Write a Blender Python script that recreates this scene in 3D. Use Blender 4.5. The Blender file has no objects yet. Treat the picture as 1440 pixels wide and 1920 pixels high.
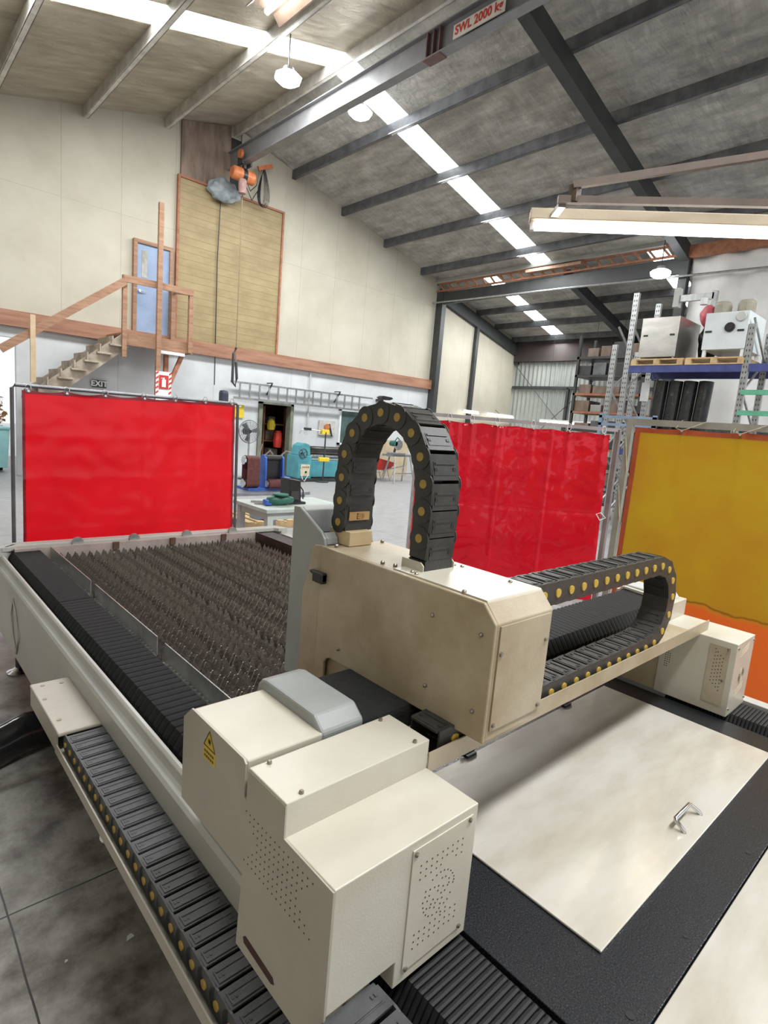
import bpy, bmesh, math, random
from mathutils import Vector, Matrix, noise
random.seed(7)
S = bpy.context.scene
COL = S.collection
# ------------------------------------------------------------------ camera
MR = ((0.737362, -0.670377, 0.083022), (-0.041133, -0.167237, -0.985058), (0.674244, 0.722929, -0.150889))
cam_d = bpy.data.cameras.new('camera'); cam = bpy.data.objects.new('camera', cam_d); COL.objects.link(cam)
cam_d.sensor_fit = 'VERTICAL'; cam_d.sensor_height = 24.0; cam_d.sensor_width = 18.0
cam_d.lens = 24.0 * 1072.18 / 1920.0
cam_d.clip_start = 0.02; cam_d.clip_end = 200
r, d, f = [Vector(v) for v in MR]
cm = Matrix.Identity(4)
for i in range(3):
    cm[i][0] = r[i]; cm[i][1] = -d[i]; cm[i][2] = -f[i]
cm[2][3] = 1.75
cam.matrix_world = cm
S.camera = cam
# ------------------------------------------------------------------ world, lights, exposure
S.view_settings.view_transform = 'Standard'; S.view_settings.look = 'None'
S.view_settings.gamma = 1.0; S.view_settings.use_curve_mapping = False
S.view_settings.exposure = 0.10
W = bpy.data.worlds.new('overcast_sky'); S.world = W; W.use_nodes = True
W.node_tree.nodes['Background'].inputs[0].default_value = (0.93, 0.96, 1.0, 1)
W.node_tree.nodes['Background'].inputs[1].default_value = 1.0
def area(name, loc, size, power, col=(1, 1, 1), rot=(0, 0, 0), sy=None):
    l = bpy.data.lights.new(name, 'AREA'); l.energy = power; l.color = col; l.size = size
    if sy: l.shape = 'RECTANGLE'; l.size_y = sy
    o = bpy.data.objects.new(name, l); o.location = loc; o.rotation_euler = rot; COL.objects.link(o); return o
# daylight that falls through the long roof skylights, and an added unseen near pair
for nm, x, y, sx, sy_, p in (('skylight_daylight_west', 3.6, 10.3, 7.0, 0.6, 560), ('skylight_daylight_east', 11.2, 10.3, 7.4, 0.6, 620),
                             ('added_near_skylight', 3.4, -1.3, 7.0, 0.6, 700), ('added_near_skylight_east', 11.2, -1.3, 7.0, 0.6, 560),
                             ('skylight_daylight_far', 17.8, 12.4, 4.5, 0.5, 260)):
    ang = -0.2543 if x < 7.3 else 0.2464
    zz = 8.62 - 0.2567 * abs(x - 7.35)
    area(nm, (x, y, zz), sx, p, (0.97, 0.99, 1.0), (0, ang, 0), sy_)
# ------------------------------------------------------------------ materials
MATS = {}
def M(name, c1, c2=None, scale=5.0, rough=0.5, metal=0.0, bump=0.0, bscale=40.0, ramp=(0.35, 0.65), spec=0.5, stretch=None, coat=0.0, rvar=0.0):
    if name in MATS: return MATS[name]
    m = bpy.data.materials.new(name); m.use_nodes = True
    nt = m.node_tree; N = nt.nodes; L = nt.links; P = N['Principled BSDF']
    P.inputs['Roughness'].default_value = rough; P.inputs['Metallic'].default_value = metal
    P.inputs['Specular IOR Level'].default_value = spec; P.inputs['Coat Weight'].default_value = coat
    P.inputs['Base Color'].default_value = (*c1, 1)
    tc = N.new('ShaderNodeTexCoord'); src = tc.outputs['Object']
    if stretch:
        mp = N.new('ShaderNodeMapping'); mp.inputs['Scale'].default_value = stretch; L.new(src, mp.inputs[0]); src = mp.outputs[0]
    n1 = N.new('ShaderNodeTexNoise'); n1.inputs['Scale'].default_value = scale; n1.inputs['Detail'].default_value = 8; n1.inputs['Roughness'].default_value = 0.62
    L.new(src, n1.inputs['Vector'])
    c2 = c2 or tuple(v * 0.86 for v in c1)
    cr = N.new('ShaderNodeValToRGB'); cr.color_ramp.elements[0].position = ramp[0]; cr.color_ramp.elements[1].position = ramp[1]
    cr.color_ramp.elements[0].color = (*c2, 1); cr.color_ramp.elements[1].color = (*c1, 1)
    L.new(n1.outputs['Fac'], cr.inputs[0]); L.new(cr.outputs[0], P.inputs['Base Color'])
    if rvar:
        mr = N.new('ShaderNodeMapRange'); mr.inputs[3].default_value = rough - rvar; mr.inputs[4].default_value = rough + rvar
        L.new(n1.outputs['Fac'], mr.inputs[0]); L.new(mr.outputs[0], P.inputs['Roughness'])
    if bump:
        n2 = N.new('ShaderNodeTexNoise'); n2.inputs['Scale'].default_value = bscale; n2.inputs['Detail'].default_value = 6
        L.new(src, n2.inputs['Vector'])
        b = N.new('ShaderNodeBump'); b.inputs['Strength'].default_value = bump; b.inputs['Distance'].default_value = 0.02
        L.new(n2.outputs['Fac'], b.inputs['Height']); L.new(b.outputs[0], P.inputs['Normal'])
    MATS[name] = m; return m
def EM(name, c, s):
    if name in MATS: return MATS[name]
    m = bpy.data.materials.new(name); m.use_nodes = True
    P = m.node_tree.nodes['Principled BSDF']
    P.inputs['Base Color'].default_value = (*c, 1); P.inputs['Emission Color'].default_value = (*c, 1); P.inputs['Emission Strength'].default_value = s
    MATS[name] = m; return m
def addmath(nt, op, a, b=None, clamp=False):
    n = nt.nodes.new('ShaderNodeMath'); n.operation = op; n.use_clamp = clamp
    for i, v in enumerate((a, b)):
        if v is None: continue
        if isinstance(v, (int, float)): n.inputs[i].default_value = v
        else: nt.links.new(v, n.inputs[i])
    return n.outputs[0]
def lines(m, specs, col, coord='Object'):
    """thin joint lines: specs = (axis, offset, period or None, half width)"""
    nt = m.node_tree; N = nt.nodes; L = nt.links; P = N['Principled BSDF']
    tc = N.new('ShaderNodeTexCoord'); sp = N.new('ShaderNodeSeparateXYZ'); L.new(tc.outputs[coord], sp.inputs[0])
    wob = N.new('ShaderNodeTexNoise'); wob.inputs['Scale'].default_value = 2.0; L.new(tc.outputs[coord], wob.inputs['Vector'])
    w = addmath(nt, 'MULTIPLY', addmath(nt, 'SUBTRACT', wob.outputs['Fac'], 0.5), 0.02)
    tot = None
    for ax, off, per, hw in specs:
        v = addmath(nt, 'ADD', addmath(nt, 'SUBTRACT', sp.outputs[ax], off), w)
        if per:
            v = addmath(nt, 'SUBTRACT', addmath(nt, 'MODULO', addmath(nt, 'ADD', v, per * 50.5), per), per / 2)
        k = addmath(nt, 'LESS_THAN', addmath(nt, 'ABSOLUTE', v), hw)
        tot = k if tot is None else addmath(nt, 'MAXIMUM', tot, k)
    mx = N.new('ShaderNodeMix'); mx.data_type = 'RGBA'
    old = P.inputs['Base Color'].links[0].from_socket
    L.new(tot, mx.inputs[0]); L.new(old, mx.inputs[6]); mx.inputs[7].default_value = (*col, 1)
    L.new(mx.outputs[2], P.inputs['Base Color'])
# ------------------------------------------------------------------ mesh builder
class MB:
    def __init__(s): s.v = []; s.f = []
    def add(s, vs, fs):
        o = len(s.v); s.v += [tuple(v) for v in vs]; s.f += [tuple(i + o for i in f) for f in fs]; return s
    def box(s, x0, x1, y0, y1, z0, z1):
        vs = [(x, y, z) for x in (x0, x1) for y in (y0, y1) for z in (z0, z1)]
        return s.add(vs, [(0, 1, 3, 2), (4, 6, 7, 5), (0, 4, 5, 1), (2, 3, 7, 6), (0, 2, 6, 4), (1, 5, 7, 3)])
    def beam(s, p0, p1, w, h, up=(0, 0, 1)):
        p0 = Vector(p0); p1 = Vector(p1); a = (p1 - p0).normalized(); up = Vector(up)
        if abs(a.dot(up)) > 0.98: up = Vector((1, 0, 0))
        sd = a.cross(up).normalized(); u = sd.cross(a).normalized()
        vs = [p + sd * (w / 2 * i) + u * (h / 2 * j) for p in (p0, p1) for i in (-1, 1) for j in (-1, 1)]
        return s.add(vs, [(0, 1, 3, 2), (4, 6, 7, 5), (0, 4, 5, 1), (2, 3, 7, 6), (0, 2, 6, 4), (1, 5, 7, 3)])
    def cyl(s, p0, p1, r, n=12, r1=None, caps=True):
        p0 = Vector(p0); p1 = Vector(p1); a = (p1 - p0).normalized()
        up = Vector((0, 0, 1)) if abs(a.z) < 0.9 else Vector((1, 0, 0))
        sd = a.cross(up).normalized(); u = sd.cross(a).normalized(); r1 = r if r1 is None else r1
        vs = [p + (sd * math.cos(2 * math.pi * k / n) + u * math.sin(2 * math.pi * k / n)) * q for p, q in ((p0, r), (p1, r1)) for k in range(n)]
        fs = [(k, (k + 1) % n, n + (k + 1) % n, n + k) for k in range(n)]
        if caps: fs += [tuple(range(n - 1, -1, -1)), tuple(range(n, 2 * n))]
        return s.add(vs, fs)
    def tube(s, pts, r, n=8, closed=False):
        P = [Vector(p) for p in pts]; m = len(P); vs = []
        for i, p in enumerate(P):
            a = (P[(i + 1) % m] - P[i - 1]) if (closed or 0 < i < m - 1) else (P[1] - P[0] if i == 0 else P[-1] - P[-2])
            a.normalize(); up = Vector((0, 0, 1)) if abs(a.z) < 0.95 else Vector((1, 0, 0))
            sd = a.cross(up).normalized(); u = sd.cross(a).normalized()
            vs += [p + (sd * math.cos(2 * math.pi * k / n) + u * math.sin(2 * math.pi * k / n)) * r for k in range(n)]
        fs = []
        for i in range(m if closed else m - 1):
            j = (i + 1) % m
            fs += [(i * n + k, i * n + (k + 1) % n, j * n + (k + 1) % n, j * n + k) for k in range(n)]
        if not closed: fs += [tuple(range(n - 1, -1, -1)), tuple(range((m - 1) * n, m * n))]
        return s.add(vs, fs)
    def prism(s, poly, axis, a0, a1):
        """poly of 2D points; axis x: (y,z), y: (x,z), z: (x,y)"""
        n = len(poly)
        def P(p, a): return {'x': (a, p[0], p[1]), 'y': (p[0], a, p[1]), 'z': (p[0], p[1], a)}[axis]
        vs = [P(p, a0) for p in poly] + [P(p, a1) for p in poly]
        return s.add(vs, [tuple(range(n)), tuple(range(2 * n - 1, n - 1, -1))] + [(k, n + k, n + (k + 1) % n, (k + 1) % n) for k in range(n)])
    def lathe(s, prof, c, axis='z', n=20):
        vs = []; m = len(prof)
        for k in range(n):
            a = 2 * math.pi * k / n
            for r_, h in prof:
                q = (r_ * math.cos(a), r_ * math.sin(a), h)
                if axis == 'x': q = (q[2], q[0], q[1])
                if axis == 'y': q = (q[0], q[2], q[1])
                vs.append((c[0] + q[0], c[1] + q[1], c[2] + q[2]))
        fs = [(k * m + i, ((k + 1) % n) * m + i, ((k + 1) % n) * m + i + 1, k * m + i + 1) for k in range(n) for i in range(m - 1)]
        return s.add(vs, fs)
    def grid(s, fn, nu, nv):
        vs = [fn(i / nu, j / nv) for i in range(nu + 1) for j in range(nv + 1)]
        return s.add(vs, [(i * (nv + 1) + j, (i + 1) * (nv + 1) + j, (i + 1) * (nv + 1) + j + 1, i * (nv + 1) + j + 1) for i in range(nu) for j in range(nv)])
    def build(s, name, mat, parent=None, bevel=0, smooth=False, solid=0, local=False):
        me = bpy.data.meshes.new(name); off = Vector((0, 0, 0))
        if parent is not None and not local:
            q = parent
            while q is not None: off += q.location; q = q.parent
        me.from_pydata([(v[0] - off.x, v[1] - off.y, v[2] - off.z) for v in s.v], [], s.f)
        bm = bmesh.new(); bm.from_mesh(me); bmesh.ops.recalc_face_normals(bm, faces=bm.faces); bm.to_mesh(me); bm.free()
        me.materials.append(mat)
        o = bpy.data.objects.new(name, me); COL.objects.link(o)
        if parent is not None: o.parent = parent
        if solid:
            k = o.modifiers.new('thickness', 'SOLIDIFY'); k.thickness = solid; k.offset = 0
        if bevel:
            k = o.modifiers.new('bevel', 'BEVEL'); k.width = bevel; k.segments = 2; k.limit_method = 'ANGLE'; k.angle_limit = 0.6
        if smooth: me.polygons.foreach_set('use_smooth', [True] * len(me.polygons))
        return o
def tag(o, label=None, cat=None, group=None, kind=None):
    if label: o['label'] = label
    if cat: o['category'] = cat
    if group: o['group'] = group
    if kind: o['kind'] = kind
    return o
def thing(name, loc, label, cat, group=None):
    o = bpy.data.objects.new(name, None); o.empty_display_size = 0.1; o.location = loc; COL.objects.link(o)
    return tag(o, label, cat, group)
def each(name, mat, parent, pts, make, group=None):
    for q in pts:
        b = MB(); make(b, q); b.build(name, mat, parent)
def struct(o): o['kind'] = 'structure'; return o
def copy_tree(o, parent=None, off=None):
    c = o.copy(); COL.objects.link(c); c.parent = parent
    for ch in [k for k in o.children]: copy_tree(ch, c)
    return c
# ------------------------------------------------------------------ colours
CREAM = M('cream_powder_coat', (0.57, 0.54, 0.455), (0.47, 0.425, 0.335), 2.2, 0.33, bump=0.04, bscale=250, ramp=(0.3, 0.62))
CREAMS = M('cream_sheet_soiled', (0.47, 0.405, 0.295), (0.31, 0.235, 0.14), 3.2, 0.40, bump=0.04, bscale=200, ramp=(0.33, 0.66))
CREAMG = M('cream_grey_cabinet', (0.45, 0.415, 0.35), (0.37, 0.335, 0.275), 3.0, 0.35, bump=0.05, bscale=300)
GREYP = M('grey_powder_coat', (0.33, 0.34, 0.33), (0.27, 0.28, 0.27), 4, 0.42, bump=0.05, bscale=300)
GREYL = M('pale_grey_paint', (0.50, 0.51, 0.49), (0.43, 0.44, 0.42), 2.0, 0.4, bump=0.03)
BODY = M('bed_side_paint', (0.48, 0.475, 0.44), (0.38, 0.375, 0.35), 1.4, 0.38, bump=0.03, bscale=60)
BLACKP = M('black_chain_plastic', (0.045, 0.043, 0.038), (0.022, 0.021, 0.019), 14, 0.42, bump=0.06, bscale=120)
CHAING = M('dusty_chain_plastic', (0.075, 0.075, 0.078), (0.045, 0.045, 0.047), 20, 0.5, bump=0.06, bscale=120)
YELP = M('yellow_pin_plastic', (0.62, 0.42, 0.07), (0.50, 0.32, 0.05), 30, 0.45)
YELD = M('dull_yellow_pin_plastic', (0.42, 0.28, 0.06), (0.3, 0.19, 0.04), 30, 0.5)
BELL = M('black_bellows_cloth', (0.010, 0.010, 0.011), (0.005, 0.005, 0.005), 60, 0.55, bump=0.1, bscale=400, spec=0.3)
BELLG = M('dusty_bellows_cloth', (0.011, 0.011, 0.012), (0.006, 0.006, 0.006), 30, 0.75, bump=0.15, bscale=300, spec=0.25)
SLAT = M('burnt_slat_steel', (0.17, 0.145, 0.12), (0.05, 0.04, 0.032), 14, 0.5, metal=0.3, bump=0.3, bscale=60, rvar=0.2)
DARK = M('dark_interior_steel', (0.02, 0.018, 0.016), (0.01, 0.009, 0.008), 6, 0.7)
EDGE = M('bright_burnt_edge', (0.75, 0.70, 0.64), (0.12, 0.10, 0.085), 22, 0.28, metal=0.7, ramp=(0.42, 0.62))
SILV = M('galvanised_sheet', (0.50, 0.50, 0.48), (0.30, 0.30, 0.29), 7, 0.32, metal=0.55, bump=0.05)
CHROME = M('bright_steel', (0.75, 0.75, 0.75), (0.6, 0.6, 0.6), 7, 0.18, metal=1.0)
SCREW = M('screw_steel', (0.35, 0.32, 0.27), (0.22, 0.19, 0.15), 50, 0.35, metal=0.8)
LIDM = M('lid_steel', (0.70, 0.665, 0.595), (0.56, 0.51, 0.42), 2.6, 0.22, metal=0.30, bump=0.015, bscale=4, ramp=(0.36, 0.60), stretch=(0.7, 2.2, 1), rvar=0.08)
BLKF = M('black_frame_paint', (0.038, 0.041, 0.048), (0.012, 0.013, 0.015), 320, 0.25, bump=0.12, bscale=260, rvar=0.1, ramp=(0.42, 0.75))
TIMB = M('brown_timber', (0.36, 0.21, 0.13), (0.23, 0.115, 0.06), 5, 0.6, stretch=(0.5, 4, 4), bump=0.1)
TIMR = M('red_brown_timber', (0.40, 0.17, 0.09), (0.26, 0.10, 0.05), 3, 0.6, stretch=(0.4, 3, 3), bump=0.1)
TIMG = M('weathered_timber', (0.44, 0.38, 0.30), (0.26, 0.21, 0.16), 5, 0.7, bump=0.1)
TIMP = M('pine_pallet_wood', (0.62, 0.45, 0.24), (0.42, 0.28, 0.14), 8, 0.65, bump=0.1)
PLY = M('dark_plywood', (0.25, 0.185, 0.14), (0.13, 0.09, 0.065), 2.2, 0.6, stretch=(3, 3, 0.7), bump=0.05)
DSTEEL = M('dark_painted_steel', (0.045, 0.048, 0.048), (0.03, 0.032, 0.032), 4, 0.5)
PSTEEL = M('grey_steel_beam', (0.24, 0.24, 0.245), (0.18, 0.18, 0.185), 3, 0.42)
PURL = M('galvanised_purlin', (0.68, 0.66, 0.60), (0.45, 0.43, 0.39), 4, 0.42, metal=0.15)
PURD = M('dark_purlin_steel', (0.16, 0.165, 0.17), (0.085, 0.088, 0.094), 4, 0.45, metal=0.3)
GALV = M('galvanised_frame', (0.48, 0.49, 0.49), (0.33, 0.34, 0.34), 10, 0.35, metal=0.7)
BLACK = M('black_paint', (0.018, 0.018, 0.019), (0.01, 0.01, 0.01), 10, 0.4)
WHITE = M('white_paint', (0.78, 0.79, 0.79), (0.68, 0.69, 0.69), 4, 0.5)
ORNG = M('orange_paint', (0.60, 0.20, 0.07), (0.42, 0.12, 0.04), 8, 0.45)
BLUE = M('blue_paint', (0.05, 0.17, 0.62), (0.03, 0.10, 0.42), 6, 0.4)
RBLUE = M('rack_beam_blue', (0.06, 0.08, 0.26), (0.04, 0.05, 0.17), 6, 0.45)
TEAL = M('teal_machine_paint', (0.10, 0.37, 0.43), (0.07, 0.27, 0.32), 3, 0.45)
GREEN = M('green_paint', (0.12, 0.42, 0.27), (0.08, 0.3, 0.19), 6, 0.5)
YELL = M('yellow_paint', (0.82, 0.62, 0.05), (0.7, 0.5, 0.03), 6, 0.5)
REDP = M('red_paint', (0.62, 0.05, 0.03), (0.45, 0.03, 0.02), 6, 0.5)
RUBR = M('black_rubber', (0.02, 0.02, 0.02), (0.012, 0.012, 0.012), 20, 0.7)
ABRA = M('maroon_abrasive', (0.16, 0.055, 0.05), (0.10, 0.035, 0.03), 30, 0.8)
TINB = M('tin_beige', (0.33, 0.31, 0.24), (0.26, 0.24, 0.18), 6, 0.5)
STAIN = M('stainless_panel', (0.52, 0.50, 0.46), (0.38, 0.37, 0.35), 2, 0.3, metal=0.85, stretch=(1, 1, 3))
WRAP = M('black_plastic_wrap', (0.02, 0.022, 0.022), (0.012, 0.012, 0.012), 6, 0.22, bump=0.5, bscale=9)
GLASS = M('window_glass', (0.10, 0.16, 0.15), (0.06, 0.10, 0.10), 3, 0.1, spec=0.8)
TUBE = EM('lit_fluorescent_tube', (1.0, 0.93, 0.78), 14)
TUBEW = EM('lit_far_tube', (1.0, 0.97, 0.88), 7)
LAMP = EM('lit_high_bay_lens', (0.95, 0.98, 1.0), 14)
SKYP = EM('daylit_skylight_sheet', (0.93, 0.98, 1.0), 4.5)
# ------------------------------------------------------------------ room
RX, RZ, SL, SR = 7.35, 8.80, 0.26, 0.2515
def roof_z(x): return RZ + SL * (x - RX) if x < RX else RZ - SR * (x - RX)
FLOOR = M('stained_concrete', (0.36, 0.345, 0.315), (0.10, 0.082, 0.068), 5.5, 0.5, bump=0.25, bscale=14, ramp=(0.36, 0.60), rvar=0.15)
def cleaner(m, col, y0, y1):
    nt = m.node_tree; N = nt.nodes; L = nt.links; P = N['Principled BSDF']
    tc = N.new('ShaderNodeTexCoord'); sp = N.new('ShaderNodeSeparateXYZ'); L.new(tc.outputs['Object'], sp.inputs[0])
    nz = N.new('ShaderNodeTexNoise'); nz.inputs['Scale'].default_value = 0.6; L.new(tc.outputs['Object'], nz.inputs['Vector'])
    v = addmath(nt, 'ADD', addmath(nt, 'ADD', sp.outputs['Y'], addmath(nt, 'MULTIPLY', sp.outputs['X'], 0.5)), addmath(nt, 'MULTIPLY', nz.outputs['Fac'], 3.0))
    k = N.new('ShaderNodeMapRange'); k.inputs[1].default_value = y0; k.inputs[2].default_value = y1; k.inputs[4].default_value = 0.75; L.new(v, k.inputs[0])
    mx = N.new('ShaderNodeMix'); mx.data_type = 'RGBA'; L.new(k.outputs[0], mx.inputs[0]); L.new(P.inputs['Base Color'].links[0].from_socket, mx.inputs[6])
    mx.inputs[7].default_value = (*col, 1); L.new(mx.outputs[2], P.inputs['Base Color'])
cleaner(FLOOR, (0.29, 0.295, 0.305), 4.5, 9.0)      # swept floor away from the cutter
lines(FLOOR, [('Y', 2.03, 3.1, 0.0035), ('X', 0.31, 3.0, 0.003)], (0.035, 0.03, 0.028))
struct(MB().box(-10, 22, -9, 19, -0.1, 0).build('floor', FLOOR))
WUP = M('cream_wall_board', (0.52, 0.49, 0.40), (0.44, 0.41, 0.325), 0.8, 0.7, bump=0.03, bscale=8)
lines(WUP, [('X', 3.41, 1.22, 0.006), ('Z', 5.95, 30.0, 0.004)], (0.36, 0.33, 0.27))
WLO = M('white_wall_paint', (0.62, 0.64, 0.65), (0.50, 0.52, 0.53), 0.9, 0.6, bump=0.03, bscale=8, ramp=(0.3, 0.6))
lines(WLO, [('X', 7.0, 2.4, 0.008)], (0.45, 0.47, 0.47))
Y0, Y1 = 14.5, 14.65
b = MB()
for x0, x1 in ((-3, 2.2), (2.2, RX), (RX, 15.2), (15.2, 20.3)):
    b.prism([(x0, 3.2), (x1, 3.2), (x1, roof_z(x1)), (x0, roof_z(x0))], 'y', Y0, Y1)
struct(b.build('wall_end', WUP))
b = MB()
b.box(-3.15, -2.4, Y0, Y1, 0, 3.2); b.box(-2.4, 2.55, Y0, Y1, 2.9, 3.2); b.box(2.55, 8.47, Y0, Y1, 0, 3.2)
b.box(8.47, 9.42, Y0, Y1, 2.06, 3.2); b.box(9.42, 15.2, Y0, Y1, 0, 3.2)
struct(b.build('wall_end_lower', WLO))
struct(MB().box(15.2, 20.3, Y0, Y1, 0, 3.2).build('wall_end_far', WUP))
struct(MB().box(-3.3, -3.15, -9, 14.65, 0, 6.1).build('wall_left', WUP))
# foil-lined roof
def foil(name, c1, c2, st):
    m = M(name, c1, c2, 1.3, 0.42, metal=0.25, ramp=(0.25, 0.7), stretch=st, rvar=0.15)  # base colour noise bakes in wrinkle shading that the bump hardly shows
    nt = m.node_tree; N = nt.nodes; L = nt.links
    tc = N.new('ShaderNodeTexCoord'); mp = N.new('ShaderNodeMapping'); mp.inputs['Scale'].default_value = (0.8, 2.2, 1.0); L.new(tc.outputs['Object'], mp.inputs[0])
    n1 = N.new('ShaderNodeTexNoise'); n1.inputs['Scale'].default_value = 3.2; n1.inputs['Detail'].default_value = 9; n1.inputs['Roughness'].default_value = 0.7; n1.inputs['Distortion'].default_value = 1.4
    L.new(mp.outputs[0], n1.inputs['Vector'])
    b_ = N.new('ShaderNodeBump'); b_.inputs['Strength'].default_value = 1.0; b_.inputs['Distance'].default_value = 0.2
    L.new(n1.outputs['Fac'], b_.inputs['Height']); L.new(b_.outputs[0], N['Principled BSDF'].inputs['Normal'])
    return m
FOILL = foil('tan_foil_lining', (0.86, 0.77, 0.62), (0.50, 0.42, 0.31), (0.8, 3, 1))
FOILR = foil('silver_foil_lining', (0.95, 0.92, 0.85), (0.42, 0.40, 0.365), (3.2, 1.0, 1))
def slab(b, x0, x1, y0, y1, dz=0.0, t=0.04):
    b.add([(x0, y0, roof_z(x0) + dz), (x1, y0, roof_z(x1) + dz), (x1, y1, roof_z(x1) + dz), (x0, y1, roof_z(x0) + dz),
           (x0, y0, roof_z(x0) + dz + t), (x1, y0, roof_z(x1) + dz + t), (x1, y1, roof_z(x1) + dz + t), (x0, y1, roof_z(x0) + dz + t)],
          [(3, 2, 1, 0), (4, 5, 6, 7), (0, 1, 5, 4), (1, 2, 6, 5), (2, 3, 7, 6), (3, 0, 4, 7)])
b = MB()
for ya, yb in ((-9, -1.65), (-1.0, 10.0), (10.66, 14.65)): slab(b, -3, RX, ya, yb)
struct(b.build('ceiling', FOILL))
b = MB()
for ya, yb in ((-9, -1.65), (-1.0, 10.0), (10.66, 14.65)): slab(b, RX, 15.25, ya, yb)
for ya, yb in ((-9, 6.82), (7.35, 12.18), (12.72, 14.65)): slab(b, 15.25, 20.4, ya, yb)
struct(b.build('ceiling', FOILR))
n = 0
for x0, x1, ya, yb in ((-3, RX, 10.0, 10.66), (RX, 15.25, 10.0, 10.66), (-3, RX, -1.65, -1.0), (RX, 15.25, -1.65, -1.0), (15.25, 20.4, 12.18, 12.72), (15.25, 20.4, 6.82, 7.35)):  # near pair behind the camera is unseen, added to light the machine
    n += 1; b = MB(); slab(b, x0, x1, ya, yb, 0.02, 0.01); struct(b.build('window_%d' % n, SKYP))
# purlins: each its own C section along the building
for k, px in enumerate((-1.38, 0.36, 2.10, 3.84, 5.58, 7.30, 9.06, 10.80, 12.54, 14.28, 16.2, 17.4, 18.6, 19.8)):
    b = MB(); z = roof_z(px); y0 = -9
    h = 0.22 if px < 15 else 0.2
    w = 0.09
    b.box(px - 0.008, px + 0.008, y0, Y0, z - h, z); b.box(px, px + w, y0, Y0, z - h, z - h + 0.012); b.box(px, px + w, y0, Y0, z - 0.03, z - 0.015)
    b.box(px + w - 0.008, px + w, y0, Y0, z - h, z - h + 0.03)
    o = b.build('trim_%d' % (k + 1), PURL if px < 7.4 else PURD); struct(o)
# portal frames
def rafter(b, y, x0, x1, top=0.22, h=0.32, w=0.18):
    for (a, c) in ((x0, min(x1, RX)), (max(x0, RX), x1)):
        if c <= a: continue
        b.add([(x, yy, roof_z(x) - q) for x in (a, c) for yy in (y - w / 2, y + w / 2) for q in (top, top + h)],
              [(0, 1, 3, 2), (4, 6, 7, 5), (0, 4, 5, 1), (2, 3, 7, 6), (0, 2, 6, 4), (1, 5, 7, 3)])
b = MB(); rafter(b, 6.2, -3, 15.2, h=0.34, w=0.22); b.box(15.1, 15.3, 6.1, 6.3, 0, 6.5); struct(b.build('trim_20', DSTEEL))
b = MB(); rafter(b, 9.55, 15.3, 20.2, w=0.2, h=0.3); struct(b.build('trim_21', DSTEEL))
b = MB(); rafter(b, 14.42, 15.3, 20.2, top=0.2, h=0.42, w=0.14); struct(b.build('trim_22', DSTEEL))
b = MB(); rafter(b, -3.5, -3, 15.2, h=0.34, w=0.22); b.box(15.1, 15.3, -3.6, -3.4, 0, 6.5); struct(b.build('trim_23', DSTEEL))
struct(MB().box(15.18, 15.38, 14.2, 14.5, 0, 6.5).build('trim_24', DSTEEL))
struct(MB().box(17.40, 17.55, 14.36, 14.5, 0, 5.9).build('trim_25', DSTEEL))
# valley beam group over the opening to the far bay
struct(MB().box(15.2, 15.3, 6.3, 14.4, 6.04, 6.42).build('trim_26', DSTEEL))
b = MB(); b.box(15.1, 15.11, 6.75, 14.49, 6.72, 7.0); b.box(15.02, 15.1, 6.75, 14.49, 6.72, 6.735); b.box(15.02, 15.1, 6.75, 14.49, 6.985, 7.0)
struct(b.build('trim_27', GREYL))
b = MB(); b.box(15.12, 15.18, 6.3, 14.49, 6.68, 6.74); b.box(15.12, 15.18, 6.3, 14.49, 6.44, 6.49)
y = 6.6
while y < 14.4:
    b.beam((15.15, y, 6.48), (15.15, y + 0.2, 6.7), 0.05, 0.045, (1, 0, 0)); y += 0.36
tag(b.build('timber_truss', TIMR), 'long red-brown timber lattice truss hung under the grey steel gutter beam', 'truss')
tag(MB().box(14.9, 15.1, 8.9, 10.7, 6.56, 6.64).build('timber_plank', TIMB), 'short pale orange plank end poking out under the lattice truss', 'plank')
struct(MB().box(15.0, 15.16, -2, 6.1, 6.35, 6.62).build('trim_28', TIMR))
tag(MB().tube([(15.0, 14.48, 6.06), (15.0, 9, 5.98), (15.0, 4, 5.87), (15.0, -1, 5.78)], 0.028, 8).build('conduit_pipe', GALV), 'thin grey conduit pipe spanning the bay below the dark valley beam', 'pipe')
# far corrugated wall
CORR = M('grey_corrugated_sheet', (0.36, 0.38, 0.35), (0.28, 0.30, 0.28), 1.0, 0.5, metal=0.2)
b = MB(); b.grid(lambda u, v: (20.25 + 0.025 * math.sin(u * 2 * math.pi * 82), 14.5 - 16.4 * u, 5.5 * v), 656, 1)
struct(b.build('wall_far', CORR))
struct(MB().box(20.12, 20.22, -2, 14.45, 3.66, 3.76).build('trim_29', DSTEEL))
struct(MB().box(20.12, 20.22, 11.85, 11.95, 0, 3.7).build('trim_30', DSTEEL))
struct(MB().box(20.12, 20.22, 14.3, 14.5, 4.62, 4.9).build('trim_31', DSTEEL))
struct(MB().box(20.05, 20.24, -2, 14.45, 4.72, 5.52).build('trim_32', M('rusty_beam', (0.055, 0.035, 0.032), (0.03, 0.029, 0.028), 2, 0.8))) 
b = MB(); b.cyl((20.1, 14.4, 4.6), (20.1, 10.2, 0.6), 0.012, 6); b.cyl((20.1, 10.2, 4.6), (20.1, 14.4, 0.6), 0.012, 6)
tag(b.build('cross_bracing', DSTEEL), 'thin crossed steel tie rods in front of the far corrugated wall', 'bracing')
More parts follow.
